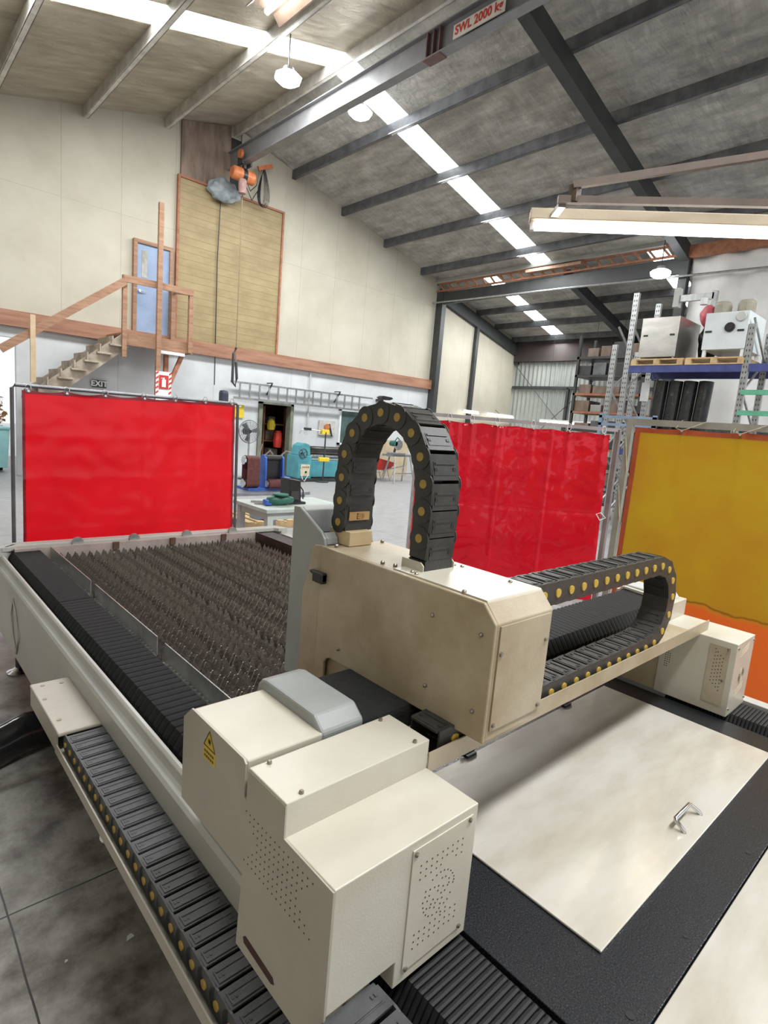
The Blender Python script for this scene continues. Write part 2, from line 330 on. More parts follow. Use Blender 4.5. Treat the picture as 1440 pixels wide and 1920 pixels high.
# hanging white fabric wall behind the racks
FAB = M('white_tarpaulin', (0.82, 0.81, 0.79), (0.66, 0.65, 0.63), 1.2, 0.6, bump=0.2, bscale=5)
b = MB(); b.grid(lambda u, v: (15.22 + 0.09 * math.sin(u * 60 + 2 * noise.noise(Vector((u * 9, v * 2, 0)))) * (0.4 + 0.6 * v) + 0.12 * noise.noise(Vector((u * 12, v * 3, 4))), 6.05 - 8.5 * u, 2.3 + 4.1 * v + 0.06 * noise.noise(Vector((u * 14, 0, 1)))), 220, 24)
tag(b.build('tarpaulin_curtain', FAB, smooth=True, solid=0.004), 'white tarpaulin curtain hanging in folds behind the pallet racking', 'curtain')
struct(MB().grid(lambda u, v: (15.7 + 0.025 * math.sin(u * 2 * math.pi * 45), 6.0 - 9 * u, 6.3 * v), 360, 1).build('wall_right', CORR))
# ------------------------------------------------------------------ gable wall fittings
b = MB(); b.box(-3, 15.18, 14.36, 14.5, 3.12, 3.44)
LED = M('ledger_timber', (0.37, 0.19, 0.12), (0.21, 0.09, 0.05), 1.6, 0.6, stretch=(0.5, 3, 5), bump=0.1, ramp=(0.3, 0.6))
struct(b.build('trim_33', LED))
SLB = M('slatted_board', (0.34, 0.265, 0.135), (0.24, 0.18, 0.085), 1.6, 0.6, stretch=(1, 1, 2), ramp=(0.3, 0.65))
lines(SLB, [('Z', 3.6, 0.17, 0.009), ('X', 7.33, 30, 0.008)], (0.25, 0.17, 0.07))
t = thing('boarded_opening', (7.3, 14.48, 3.44), 'tall yellow-brown slatted board closing the opening in the end wall', 'board')
MB().box(5.93, 8.78, 14.44, 14.5, 3.45, 7.16).build('board_panel', SLB, t)
b = MB(); b.box(5.88, 5.93, 14.40, 14.5, 3.45, 7.16); b.box(8.78, 8.83, 14.40, 14.5, 3.45, 7.16); b.box(5.88, 8.83, 14.40, 14.5, 7.16, 7.21)
b.build('frame', TIMR, t)
tag(MB().prism([(5.95, 7.22), (7.2, 7.22), (7.2, roof_z(7.2) - 0.02), (5.95, roof_z(5.95) - 0.02)], 'y', 14.43, 14.5).build('plywood_infill', PLY), 'dark brown plywood panel filling the gable above the slatted board', 'panel')
tag(MB().box(7.2, 7.5, 14.45, 14.498, 7.3, 8.5).build('wall_recess', DARK), 'dark gap in the gable where the monorail beam enters', 'recess')
tag(MB().prism([(7.5, 7.2), (8.83, 7.2), (8.83, roof_z(8.83) - 0.02), (7.5, roof_z(7.5) - 0.02)], 'y', 14.44, 14.5).build('gable_board', WUP, bevel=0.004), 'cream board in the gable right of the hoist and coiled cable', 'board')
# blue door with its frame on the landing
DB = M('blue_grey_door_paint', (0.27, 0.35, 0.50), (0.22, 0.29, 0.42), 2, 0.5)
o = MB().box(4.96, 5.72, 14.42, 14.47, 3.44, 5.42).build('door_1', DB); struct(o)
MB().box(5.07, 5.20, 14.412, 14.42, 4.68, 5.28).build('window_pane', M('wired_glass', (0.42, 0.42, 0.38), (0.25, 0.23, 0.19), 5, 0.15), o)
b = MB(); b.cyl((5.02, 14.42, 4.36), (5.02, 14.36, 4.36), 0.025, 12); b.cyl((5.02, 14.365, 4.36), (5.15, 14.365, 4.36), 0.012, 8); b.build('door_handle', CHROME, o)
b = MB(); b.box(4.88, 4.96, 14.38, 14.5, 3.44, 5.42); b.box(5.72, 5.80, 14.38, 14.5, 3.44, 5.42); b.box(4.88, 5.80, 14.38, 14.5, 5.42, 5.50); b.build('door_frame', TIMB, o)
# landing and stair
t = thing('stair_landing', (5.1, 13.9, 3.2), 'brown timber landing with handrails outside the raised blue door', 'landing')
b = MB(); b.box(4.3, 5.85, 13.25, 14.36, 3.20, 3.24); b.build('deck', TIMB, t)
b = MB(); b.box(4.3, 5.85, 13.25, 13.30, 2.98, 3.20); b.box(5.80, 5.85, 13.3, 14.36, 2.98, 3.2); b.build('joist', TIMB, t)
for x, zl, zh, y in ((4.30, 2.72, 4.40, 13.21), (5.75, 3.0, 4.42, 13.21)):
    MB().box(x - 0.04, x + 0.05, y - 0.04, y + 0.05, zl, zh).build('post', TIMB, t)
MB().box(5.72, 5.82, 14.22, 14.32, 3.24, 4.55).build('post', TIMB, t)
MB().beam((4.28, 13.18, 4.33), (5.78, 13.18, 4.34), 0.045, 0.14).build('handrail', TIMB, t)
MB().beam((5.78, 13.2, 4.34), (5.78, 14.3, 4.5), 0.045, 0.12).build('handrail', TIMB, t)
b = MB(); b.beam((5.66, 13.35, 2.98), (5.26, 13.35, 2.0), 0.07, 0.09); b.beam((5.30, 13.42, 2.98), (5.28, 13.42, 0.0), 0.09, 0.09); b.build('support_brace', TIMR, t)
t = thing('timber_staircase', (3.0, 13.8, 0), 'weathered timber stair rising from the left to the raised landing', 'staircase')
for y in (13.32, 14.2):
    MB().prism([(4.45, 2.95), (4.45, 3.15), (4.3, 3.2), (2.72, 1.93), (2.72, 1.70), (2.95, 1.70)], 'y', y, y + 0.05).build('stringer', TIMG, t)
for k in range(6):
    x = 4.08 - 0.245 * k; z = 2.96 - 0.2 * k
    b = MB(); b.box(x - 0.29 + 0.24, x + 0.24, 13.22, 14.25, z - 0.035, z); b.box(x + 0.0, x + 0.03, 13.25, 14.25, z, z + 0.165); b.build('tread', TIMG, t, bevel=0.004)
MB().box(2.60, 3.25, 13.2, 14.3, 1.66, 1.72).build('quarter_landing', TIMG, t)
for x in (2.64, 3.15):
    for y in (13.24, 14.2): MB().box(x, x + 0.08, y, y + 0.08, 0, 1.66).build('post', TIMG, t)
for k in range(7):
    z = 1.46 - 0.2 * k; y = 13.2 - 0.25 * k
    MB().box(2.62, 3.22, y - 0.26, y, z - 0.035, z).build('tread', TIMG, t)
for x in (2.60, 3.20): MB().prism([(13.2, 1.5), (13.2, 1.66), (11.35, 0.12), (11.35, 0), (11.6, 0)], 'x', x, x + 0.04).build('stringer', TIMG, t)
MB().beam((4.30, 13.16, 4.27), (2.06, 13.16, 2.55), 0.045, 0.15).build('handrail', TIMB, t)
MB().box(2.54, 2.63, 13.08, 13.14, 2.0, 3.27).build('post', M('pale_timber', (0.55, 0.43, 0.27), (0.45, 0.33, 0.2), 4, 0.6), t)
tag(MB().box(4.93, 5.03, 13.02, 13.11, 0, 6.0).build('timber_post', TIMB, bevel=0.004), 'tall bare timber post standing in front of the blue door', 'post')
t = thing('batten_light', (5.3, 13.3, 2.9), 'short white batten light fixed under the stair landing', 'light')
MB().box(5.05, 5.65, 13.20, 13.30, 2.90, 2.97).build('housing', WHITE, t, bevel=0.01)
# signs
def text(s, size, loc, rot, mat, name, parent=None, ext=0.002, sx=1.0):
    c = bpy.data.curves.new(name, 'FONT'); c.body = s; c.size = size; c.extrude = ext; c.align_x = 'CENTER'; c.align_y = 'CENTER'
    c.offset = size * 0.03; c.space_character = 1.04
    o = bpy.data.objects.new(name, c); COL.objects.link(o)
    dg = bpy.context.evaluated_depsgraph_get(); me = bpy.data.meshes.new_from_object(o.evaluated_get(dg)); bpy.data.objects.remove(o)
    o = bpy.data.objects.new(name, me); COL.objects.link(o); me.materials.clear(); me.materials.append(mat)
    R = Matrix.Translation(loc) @ rot.to_4x4() @ Matrix.Diagonal((sx, 1, 1, 1)); me.transform(R)
    if parent is not None:
        q = parent; off = Vector((0, 0, 0))
        while q is not None: off += q.location; q = q.parent
        me.transform(Matrix.Translation(-off)); o.parent = parent
    return o
FRONT = Matrix(((1, 0, 0), (0, 0, -1), (0, 1, 0)))          # reads facing -y
LEFT = Matrix(((0, 0, -1), (-1, 0, 0), (0, 1, 0)))          # reads facing -x
t = thing('exit_sign', (4.17, 14.45, 2.13), 'small black and white EXIT sign on the wall below the stair', 'sign')
MB().box(4.02, 4.33, 14.44, 14.46, 2.04, 2.21).build('board', M('sign_black', (0.03, 0.04, 0.035), (0.02, 0.03, 0.025), 4, 0.5), t)
text('EXIT', 0.17, Vector((4.175, 14.437, 2.125)), FRONT, WHITE, 'lettering', t, 0.001)
t = thing('fire_point_sign', (5.5, 14.42, 2.0), 'tall red and white striped fire extinguisher sign under the landing', 'sign')
MB().box(5.34, 5.69, 13.0, 13.015, 1.55, 2.50).build('board', WHITE, t)
b = MB()
for k in range(9):
    for xa, xb in ((5.34, 5.40), (5.63, 5.69)):
        z = 1.58 + k * 0.105
        b.add([(xa, 12.996, z), (xb, 12.996, z + 0.045), (xb, 12.996, z + 0.09), (xa, 12.996, z + 0.045)], [(0, 1, 2, 3)])
b.build('stripes', REDP, t); b = MB(); b.box(5.41, 5.62, 12.99, 12.998, 2.12, 2.42); b.build('symbol_field', REDP, t)
b = MB(); b.box(5.47, 5.56, 12.984, 12.99, 2.16, 2.33); b.box(5.50, 5.53, 12.984, 12.99, 2.33, 2.37); b.box(5.45, 5.50, 12.984, 12.99, 2.345, 2.36); b.build('extinguisher_symbol', WHITE, t)
for c in t.children: c.location = Vector((-0.42, 0.0, 0.0))
# aluminium ladder on brackets
t = thing('extension_ladder', (9.8, 14.35, 2.1), 'long aluminium ladder hung sideways on the white wall', 'ladder')
MB().box(7.4, 12.4, 14.28, 14.34, 2.52, 2.57).build('stile', GALV, t); MB().box(7.5, 12.1, 14.28, 14.34, 2.10, 2.16).build('stile', GALV, t)
x = 7.65
while x < 12.1:
    MB().box(x, x + 0.04, 14.29, 14.33, 2.14, 2.54).build('rung', GALV, t); x += 0.30
t = thing('ladder_bracket', (8.6, 14.45, 2.3), 'thin steel wall bracket carrying the left half of the ladder', 'bracket')
MB().beam((8.6, 14.48, 2.62), (8.6, 14.2, 2.62), 0.03, 0.03).add([], []).beam((8.6, 14.48, 2.3), (8.6, 14.22, 2.6), 0.03, 0.03).build('arm', DSTEEL, t)
t2 = copy_tree(t); t2.location.x = 11.0; t2['label'] = 'thin steel wall bracket carrying the right half of the ladder'
t = thing('pipe_drop', (9.9, 14.46, 1.4), 'thin grey pipe dropping down the white wall beside the bending machine', 'pipe')
b = MB(); b.cyl((10.02, 14.44, 3.1), (10.02, 14.44, 1.35), 0.02, 8); b.build('pipe', GREYL, t)
# open doorway with clutter
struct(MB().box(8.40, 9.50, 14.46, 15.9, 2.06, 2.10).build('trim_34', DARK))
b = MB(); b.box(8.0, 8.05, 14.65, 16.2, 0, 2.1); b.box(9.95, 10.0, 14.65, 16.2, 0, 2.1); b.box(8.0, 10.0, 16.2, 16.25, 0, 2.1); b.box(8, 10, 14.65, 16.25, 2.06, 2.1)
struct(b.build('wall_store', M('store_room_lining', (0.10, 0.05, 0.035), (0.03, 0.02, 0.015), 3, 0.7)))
b = MB(); b.box(8.36, 8.47, 14.42, 14.66, 0, 2.1); b.box(9.40, 9.50, 14.42, 14.66, 0, 2.1); b.box(8.36, 9.5, 14.42, 14.66, 2.04, 2.1)
struct(b.build('door_2', M('grey_green_frame', (0.22, 0.23, 0.18), (0.15, 0.16, 0.12), 4, 0.5)))
t = thing('storage_shelf', (9.0, 15.6, 0), 'dark open shelving seen inside the store room doorway', 'shelf')
for z in (0.4, 0.95, 1.45): MB().box(8.15, 9.85, 15.3, 15.8, z, z + 0.04).build('shelf_board', TIMR, t)
for x in (8.2, 9.0, 9.75): MB().box(x, x + 0.06, 15.28, 15.34, 0, 2.0).build('upright', TIMR, t)
tag(MB().lathe([(0.0, 0), (0.11, 0.02), (0.13, 0.15), (0.10, 0.28), (0.03, 0.34), (0, 0.34)], (9.08, 14.95, 1.30), n=10).build('yellow_bag', YELL), 'bright yellow bag hanging in the store room doorway', 'bag')
tag(MB().lathe([(0, 0), (0.12, 0.0), (0.14, 0.2), (0.13, 0.42), (0.08, 0.5), (0, 0.5)], (9.36, 15.0, 0.80), n=10).build('red_coat', REDP), 'red coat hanging low inside the store room doorway', 'coat')
for k, (x, z, s, m) in enumerate(((8.6, 1.49, 0.28, TIMG), (9.35, 1.49, 0.22, PURD), (8.75, 0.99, 0.25, ABRA), (9.3, 0.99, 0.3, PLY), (9.45, 0.44, 0.3, TIMG), (8.55, 0.44, 0.3, DSTEEL))):
    tag(MB().box(x - s / 2, x + s / 2, 15.35, 15.65, z, z + s).build('carton', m, bevel=0.02), ('brown', 'grey', 'maroon', 'dark brown', 'pale', 'black')[k] + ' carton on the ' + ('top left', 'top right', 'middle left', 'middle right', 'bottom right', 'bottom left')[k] + ' of the store room shelf', 'box', 'cartons in the store room')
tag(MB().beam((8.72, 14.8, 0.9), (8.55, 14.85, 0.0), 0.05, 0.03).build('loose_batten', TIMG), 'pale timber batten leaning inside the store room doorway', 'batten')
struct(MB().box(11.28, 12.5, 14.44, 14.5, 1.06, 2.06).build('window_10', GLASS))
b = MB()
for x0, x1, z0, z1 in ((11.22, 12.56, 1.0, 1.06), (11.22, 12.56, 2.06, 2.12), (11.22, 11.28, 1.0, 2.12), (12.5, 12.56, 1.0, 2.12)): b.box(x0, x1, 14.42, 14.5, z0, z1)
struct(b.build('trim_35', WHITE))
t = thing('wall_panel_box', (10.75, 14.45, 1.5), 'square grey tool board on the white wall holding an orange disc', 'board')
MB().box(10.46, 11.06, 14.44, 14.48, 1.27, 1.72).build('backboard', PURL, t)
b = MB(); b.lathe([(0, 0), (0.1, 0), (0.1, -0.03), (0.0, -0.04)], (10.74, 14.43, 1.52), 'y', 14); b.build('disc', ORNG, t)
MB().beam((10.82, 14.42, 1.62), (10.95, 14.42, 1.25), 0.05, 0.03).build('tool', DSTEEL, t)
tag(MB().box(7.60, 7.90, 14.46, 14.49, 1.60, 1.95).build('warning_notice', YELL), 'plain yellow notice on the white wall behind the fan', 'notice')
tag(MB().box(12.75, 14.35, 14.40, 14.43, 0.0, 1.24).build('plywood_sheet', M('raw_plywood', (0.58, 0.47, 0.32), (0.45, 0.36, 0.24), 3, 0.6)), 'bare plywood sheet leaning on the wall behind the wheelbarrow', 'sheet')
t = thing('electric_motor_box', (7.05, 14.3, 1.9), 'small dark round motor standing on a shelf at the left ladder end', 'motor')
b = MB(); b.lathe([(0, 1.92), (0.11, 1.92), (0.12, 1.96), (0.12, 2.2), (0.10, 2.26), (0, 2.28)], (7.0, 13.9, 0.0), n=14); b.build('motor_body', M('navy_motor', (0.04, 0.05, 0.075), (0.03, 0.035, 0.05), 6, 0.4), t)
b = MB(); b.box(6.8, 7.4, 13.7, 14.5, 1.88, 1.92); b.build('shelf', GREYL, t)
# pedestal fan
t = thing('pedestal_fan', (7.65, 13.65, 0), 'large grey pedestal fan by the store room doorway', 'fan')
MB().cyl((7.66, 13.68, 0.03), (7.66, 13.68, 1.2), 0.022, 10).build('pole', GALV, t)
MB().lathe([(0, 0), (0.25, 0), (0.25, 0.03), (0.04, 0.05), (0, 0.05)], (7.66, 13.68, 0), n=20).build('base', DSTEEL, t)
MB().lathe([(0, -0.06), (0.05, -0.06), (0.06, 0), (0.09, 0.05), (0.09, 0.2), (0, 0.22)], (7.60, 13.6, 1.27), 'y', 16).build('motor', DSTEEL, t)
b = MB()
for rr in (0.29, 0.25, 0.21, 0.17, 0.13, 0.09):
    b.tube([(7.60 + rr * math.cos(a * math.pi / 16), 13.5 + 0.05 * (rr / 0.29), 1.27 + rr * math.sin(a * math.pi / 16)) for a in range(32)], 0.006, 5, True)
for a in range(16): b.cyl((7.60 + 0.05 * math.cos(a * math.pi / 8), 13.5, 1.27 + 0.05 * math.sin(a * math.pi / 8)), (7.60 + 0.29 * math.cos(a * math.pi / 8), 13.55, 1.27 + 0.29 * math.sin(a * math.pi / 8)), 0.003, 5)
b.tube([(7.60 + 0.3 * math.cos(a * math.pi / 16), 13.58, 1.27 + 0.3 * math.sin(a * math.pi / 16)) for a in range(32)], 0.008, 6, True)
b.build('guard', PURD, t)
for k in range(3):
    a = k * 2.094 + 2.3; c, s_ = math.cos(a), math.sin(a)
    MB().add([(7.60 + q * c - w_ * s_, 13.56 + w_ * 0.3, 1.27 + q * s_ + w_ * c) for q, w_ in ((0.05, -0.03), (0.26, -0.07), (0.27, 0.07), (0.05, 0.03))], [(0, 1, 2, 3)]).build('blade', PURD, t, solid=0.004)
# plate rolling machine
t = thing('plate_roller', (10.0, 13.3, 0), 'teal plate rolling machine with long steel rolls by the white wall', 'machine')
b = MB(); b.box(8.88, 9.32, 13.1, 13.7, 0.08, 0.72); b.prism([(8.92, 0.72), (9.3, 0.72), (9.26, 1.02), (9.12, 1.06), (8.98, 0.98)], 'y', 13.15, 13.6); b.build('end_housing', TEAL, t, bevel=0.02)
MB().box(9.32, 10.95, 13.2, 13.6, 0.12, 0.58).build('base_cabinet', TEAL, t, bevel=0.01)
b = MB(); b.box(10.95, 11.3, 13.1, 13.7, 0.08, 0.98); b.build('end_housing', TEAL, t, bevel=0.02)
MB().box(8.8, 11.4, 13.05, 13.75, 0.0, 0.08).build('skid', DSTEEL, t)
for (yy, zz, rr) in ((13.3, 0.90, 0.085), (13.22, 0.72, 0.03), (13.28, 0.655, 0.03), (13.5, 0.74, 0.07)):
    MB().cyl((9.3, yy, zz), (11.0, yy, zz), rr, 18).build('roll', M('roll_steel', (0.13, 0.12, 0.12), (0.08, 0.075, 0.075), 5, 0.35, metal=0.8) if rr > 0.05 else CHROME, t)
b = MB(); b.tube([(8.98 + 0.13 * math.cos(a * math.pi / 10), 13.05, 0.78 + 0.13 * math.sin(a * math.pi / 10)) for a in range(20)], 0.014, 6, True)
for a in range(4): b.cyl((8.98, 13.05, 0.78), (8.98 + 0.13 * math.cos(a * 1.571 + 0.5), 13.05, 0.78 + 0.13 * math.sin(a * 1.571 + 0.5)), 0.01, 6)
b.cyl((8.98, 13.05, 0.78), (8.98, 13.15, 0.78), 0.03, 10); b.build('handwheel', DSTEEL, t)
q = MB().box(8.96, 9.25, 13.085, 13.1, 0.16, 0.48).build('control_plate', M('plate_cream', (0.72, 0.66, 0.5), (0.6, 0.5, 0.3), 8, 0.5), t)
b = MB()
for k in range(4): b.cyl((9.02 + 0.06 * k, 13.085, 0.41), (9.02 + 0.06 * k, 13.07, 0.41), 0.015, 8)
b.cyl((9.12, 13.085, 0.27), (9.12, 13.06, 0.27), 0.03, 10); b.build('buttons', BLACK, q)
MB().tube([(9.2, 13.06, 0.2), (9.0, 12.95, 0.03), (8.9, 12.9, 0.1), (8.92, 13.05, 0.35)], 0.012, 6).build('hose', GREYL, t)
t = thing('measuring_arm', (9.62, 13.0, 0), 'dark upright post with yellow head standing before the teal roller', 'stand')
MB().cyl((9.62, 12.95, 0.0), (9.62, 12.95, 1.40), 0.022, 10).build('post', DSTEEL, t)
MB().lathe([(0, 0), (0.2, 0), (0.2, 0.02), (0, 0.04)], (9.62, 13.0, 0), n=16).build('base', DSTEEL, t)
MB().box(9.50, 9.74, 12.94, 13.06, 1.34, 1.47).build('head', YELL, t, bevel=0.01)
MB().tube([(9.5, 13.0, 1.42), (9.1, 13.0, 1.45), (8.85, 13.0, 1.42), (8.78, 13.0, 1.33)], 0.014, 6).build('arm', GALV, t)
MB().box(8.93, 9.15, 12.97, 13.03, 1.42, 1.49).build('grip', DSTEEL, t)
MB().box(9.44, 9.78, 12.9, 13.0, 0.58, 0.70).build('clamp', YELL, t, bevel=0.02)
t = thing('wall_floodlight', (12.75, 14.3, 2.55), 'small black floodlight on the white wall just past the right ladder end', 'light')
MB().prism([(12.5, 2.60), (12.62, 2.66), (12.98, 2.64), (13.05, 2.60), (12.9, 2.54), (12.6, 2.53)], 'y', 14.0, 14.22).build('casing', BLACK, t); MB().box(12.72, 12.80, 14.2, 14.5, 2.48, 2.56).build('bracket', DSTEEL, t)
# wheelbarrow and saw stand
t = thing('wheelbarrow', (12.2, 13.4, 0), 'red wheelbarrow parked in front of the plywood sheet', 'wheelbarrow')
def tray(u, v):
    a = u * 2 * math.pi; k = (1 - v) * 0.55 + v
    return (12.2 + (0.52 + 0.06 * math.cos(a)) * k * math.cos(a) * (1 + 0.0 * v), 13.4 + 0.32 * k * math.sin(a), 0.34 + 0.30 * v - 0.10 * math.cos(a) * v)
b = MB(); b.grid(tray, 24, 4); b.add([tray(k / 24, 0) for k in range(24)], [tuple(range(24))]); b.build('tray', REDP, t, solid=0.008)
for s_ in (-1, 1):
    MB().tube([(11.72, 13.4 + 0.04 * s_, 0.2), (12.1, 13.4 + 0.2 * s_, 0.32), (12.95, 13.4 + 0.3 * s_, 0.5)], 0.018, 8).build('handle', GALV, t)
    MB().tube([(12.3, 13.4 + 0.2 * s_, 0.33), (12.42, 13.4 + 0.22 * s_, 0.015), (12.62, 13.4 + 0.22 * s_, 0.4)], 0.014, 6).build('leg', GALV, t)
MB().lathe([(0.05, -0.04), (0.15, -0.045), (0.19, 0), (0.15, 0.045), (0.05, 0.04)], (11.78, 13.4, 0.19), 'y', 20).build('wheel', RUBR, t)
t = thing('drop_saw', (12.25, 12.8, 0.85), 'green and grey drop saw mounted on a steel stand', 'saw')
b = MB(); b.box(11.98, 12.5, 12.65, 12.95, 0.87, 0.93); b.build('base', GALV, t, bevel=0.01)
MB().lathe([(0, -0.03), (0.15, -0.03), (0.17, 0), (0.15, 0.03), (0, 0.03)], (12.26, 12.75, 1.17), 'y', 22).build('blade_guard', GALV, t)
b = MB(); b.lathe([(0, 0), (0.08, 0), (0.09, 0.1), (0.08, 0.22), (0, 0.24)], (12.12, 12.72, 1.20), 'y', 14); b.tube([(12.1, 12.75, 1.28), (12.2, 12.75, 1.39), (12.3, 12.75, 1.32)], 0.018, 8); b.build('motor', M('saw_green', (0.03, 0.16, 0.14), (0.02, 0.1, 0.09), 5, 0.4), t)
b = MB(); b.beam((12.2, 12.85, 0.93), (12.25, 12.82, 1.2), 0.06, 0.06); b.build('arm', DSTEEL, t)
t = thing('saw_stand', (12.3, 12.8, 0), 'grey steel trestle stand under the drop saw', 'stand')
b = MB(); b.box(11.8, 12.95, 12.68, 12.74, 0.81, 0.87); b.box(11.8, 12.95, 12.88, 12.94, 0.81, 0.87); b.build('rail', PSTEEL, t)
for x in (12.1, 12.75):
    for yy, y2 in ((12.7, 12.55), (12.92, 13.1)): MB().beam((x, yy, 0.82), (x + (0.12 if x > 12.4 else -0.08), y2, 0.0), 0.04, 0.04).build('leg', GALV, t)
MB().beam((12.05, 12.6, 0.3), (12.85, 12.6, 0.3), 0.03, 0.03).build('brace', GALV, t)
# strip lights in the far bay
for k, (x, y, y2, xx) in enumerate(((16.9, 14.2, None, 17.8), (18.3, 14.2, None, 20.1))):
    t = thing('strip_light', ((x + xx) / 2, 14.1, 2.5), ('first' if k == 0 else 'second') + ' lit strip light on the cream wall beyond the black column' if k == 0 else 'longer lit strip light on the cream wall next to the far corner', 'light', None)
    MB().box(x, xx, 14.2, 14.3, 2.50, 2.56).build('batten', WHITE, t); MB().cyl((x + 0.03, 14.2, 2.47), (xx - 0.03, 14.2, 2.47), 0.035, 8).build('tube', TUBEW, t)
    MB().cyl(((x + xx) / 2, 14.25, 2.55), ((x + xx) / 2, 14.48, 2.7), 0.01, 6).build('stay', DSTEEL, t)
for k, (ya, yb) in enumerate(((12.2, 10.15), (10.0, 9.2))):
    t = thing('strip_light', (19.0, (ya + yb) / 2, 2.37), ('long' if k == 0 else 'short') + ' lit strip light hanging before the far corrugated wall, ' + ('left one' if k == 0 else 'right one beside the rack'), 'light')
    MB().box(18.95, 19.05, yb, ya, 2.38, 2.44).build('batten', WHITE, t); MB().cyl((19.0, ya, 2.35), (19.0, yb, 2.35), 0.04, 8).build('tube', TUBEW, t)
    b = MB(); b.cyl((19, ya - 0.2, 2.44), (19, ya - 0.2, roof_z(19) - 0.02), 0.006, 5); b.cyl((19, yb + 0.2, 2.44), (19, yb + 0.2, roof_z(19) - 0.02), 0.006, 5); b.build('hanger', DSTEEL, t)
# ------------------------------------------------------------------ monorail, hoist, cables
t = thing('monorail_beam', (7.21, 7.0, 7.7), 'long grey steel monorail beam below the roof ridge', 'beam')
b = MB(); b.box(7.12, 7.30, -8.5, 14.46, 7.70, 7.72); b.box(7.12, 7.30, -8.5, 14.46, 8.10, 8.12); b.box(7.20, 7.22, -8.5, 14.46, 7.72, 8.10); b.build('girder', PSTEEL, t)
b = MB()
for y in (7.28, 7.42, 7.56): b.box(7.13, 7.29, y, y + 0.02, 7.72, 8.10)
b.box(7.115, 7.305, 7.25, 7.62, 7.685, 7.70); b.build('splice_plate', M('red_oxide', (0.16, 0.08, 0.08), (0.1, 0.05, 0.05), 6, 0.5), t)
q = MB().box(7.105, 7.12, 5.98, 6.96, 7.745, 7.945).build('load_sign', M('sign_white', (0.72, 0.66, 0.60), (0.65, 0.6, 0.54), 5, 0.5), t)
text('SWL 2000 kg', 0.175, Vector((7.102, 6.47, 7.85)), LEFT, REDP, 'lettering', q, 0.001, 0.92)
b = MB()
for y in (6.1, -3.4): b.box(7.16, 7.26, y, y + 0.1, 8.12, roof_z(7.2) - 0.5)
b.build('hanger', DSTEEL, t)
t = thing('electric_chain_hoist', (7.17, 13.7, 7.2), 'orange electric chain hoist hanging from the monorail near the end wall', 'hoist')
b = MB(); b.lathe([(0, -0.30), (0.12, -0.30), (0.15, -0.26), (0.155, 0.26), (0.12, 0.30), (0, 0.30)], (7.18, 13.7, 7.42), 'x', 22); b.build('housing', ORNG, t)
b = MB(); b.lathe([(0.157, -0.05), (0.165, -0.05), (0.165, 0.05), (0.157, 0.05)], (7.18, 13.7, 7.42), 'x', 22); b.box(7.12, 7.24, 13.64, 13.76, 7.22, 7.3); b.build('centre_band', BLACK, t)
b = MB(); b.box(7.08, 7.12, 13.58, 13.82, 7.64, 7.86); b.box(7.30, 7.34, 13.58, 13.82, 7.64, 7.86); b.box(7.17, 7.24, 13.66, 13.74, 7.56, 7.66); b.build('trolley', DSTEEL, t)
MB().lathe([(0, -0.03), (0.10, -0.03), (0.10, 0.03), (0, 0.03)], (7.04, 13.6, 7.84), 'x', 14).build('trolley_wheel', ORNG, t)
MB().lathe([(0, 0.0), (0.09, 0.02), (0.1, 0.3), (0.08, 0.34), (0, 0.34)], (7.12, 13.6, 6.95), n=12).build('chain_bag', M('faded_red_bag', (0.40, 0.25, 0.22), (0.3, 0.18, 0.16), 9, 0.7), t)
MB().cyl((7.18, 13.7, 7.25), (7.19, 13.7, 2.95), 0.012, 6).build('chain', M('chain_steel', (0.30, 0.22, 0.14), (0.2, 0.14, 0.08), 30, 0.5, metal=0.5), t)
MB().tube([(7.19, 13.7, 3.35), (7.12, 13.7, 3.2), (7.12, 13.7, 2.5), (7.2, 13.7, 2.4), (7.24, 13.7, 2.6), (7.2, 13.7, 3.0)], 0.035, 8).build('hook_block', DSTEEL, t)
b = MB()
def crumple(u, v):
    a = u * 2 * math.pi; e = (v - 0.5) * math.pi; q = Vector((math.cos(e) * math.cos(a), math.cos(e) * math.sin(a), math.sin(e)))
    k = 1 + 0.3 * noise.noise(q * 2.3); return (7.0 + 0.42 * q.x * k, 14.3 + 0.15 * q.y * k, 7.14 + 0.27 * q.z * k)
b.grid(crumple, 30, 18); tag(b.build('grey_tarp_bundle', M('blue_grey_tarp', (0.33, 0.37, 0.39), (0.17, 0.19, 0.20), 4, 0.6, bump=0.8, bscale=8), smooth=True), 'crumpled blue-grey tarp bundle on the ledge behind the hoist', 'bundle')
t = thing('coiled_cable', (7.95, 14.2, 7.5), 'black cable hanging in loops from an orange holder beside the hoist', 'cable')
MB().beam((7.85, 14.2, 7.93), (8.25, 14.2, 8.12), 0.06, 0.10).build('holder', ORNG, t)
b = MB()
for k in range(6):
    w_ = 0.05 + 0.022 * k
    b.tube([(8.03 + 0.015 * (k - 3) + w_ * math.sin(a * math.pi / 10) * (1.0 - 0.55 * math.cos(a * math.pi / 10)), 14.18 + 0.012 * k, 7.52 + (0.42 + 0.02 * (k % 3)) * math.cos(a * math.pi / 10)) for a in range(20)], 0.0075, 6, True)
b.build('loops', BLACK, t)
MB().tube([(7.3, 13.75, 7.35), (7.55, 14.0, 7.25), (7.8, 14.15, 7.5), (7.9, 14.2, 7.95)], 0.01, 6).build('lead', BLACK, t)
MB().tube([(7.3, 13.78, 7.25), (7.6, 14.0, 7.05), (7.85, 14.15, 7.4), (7.95, 14.2, 7.95)], 0.01, 6).build('lead', BLACK, t)
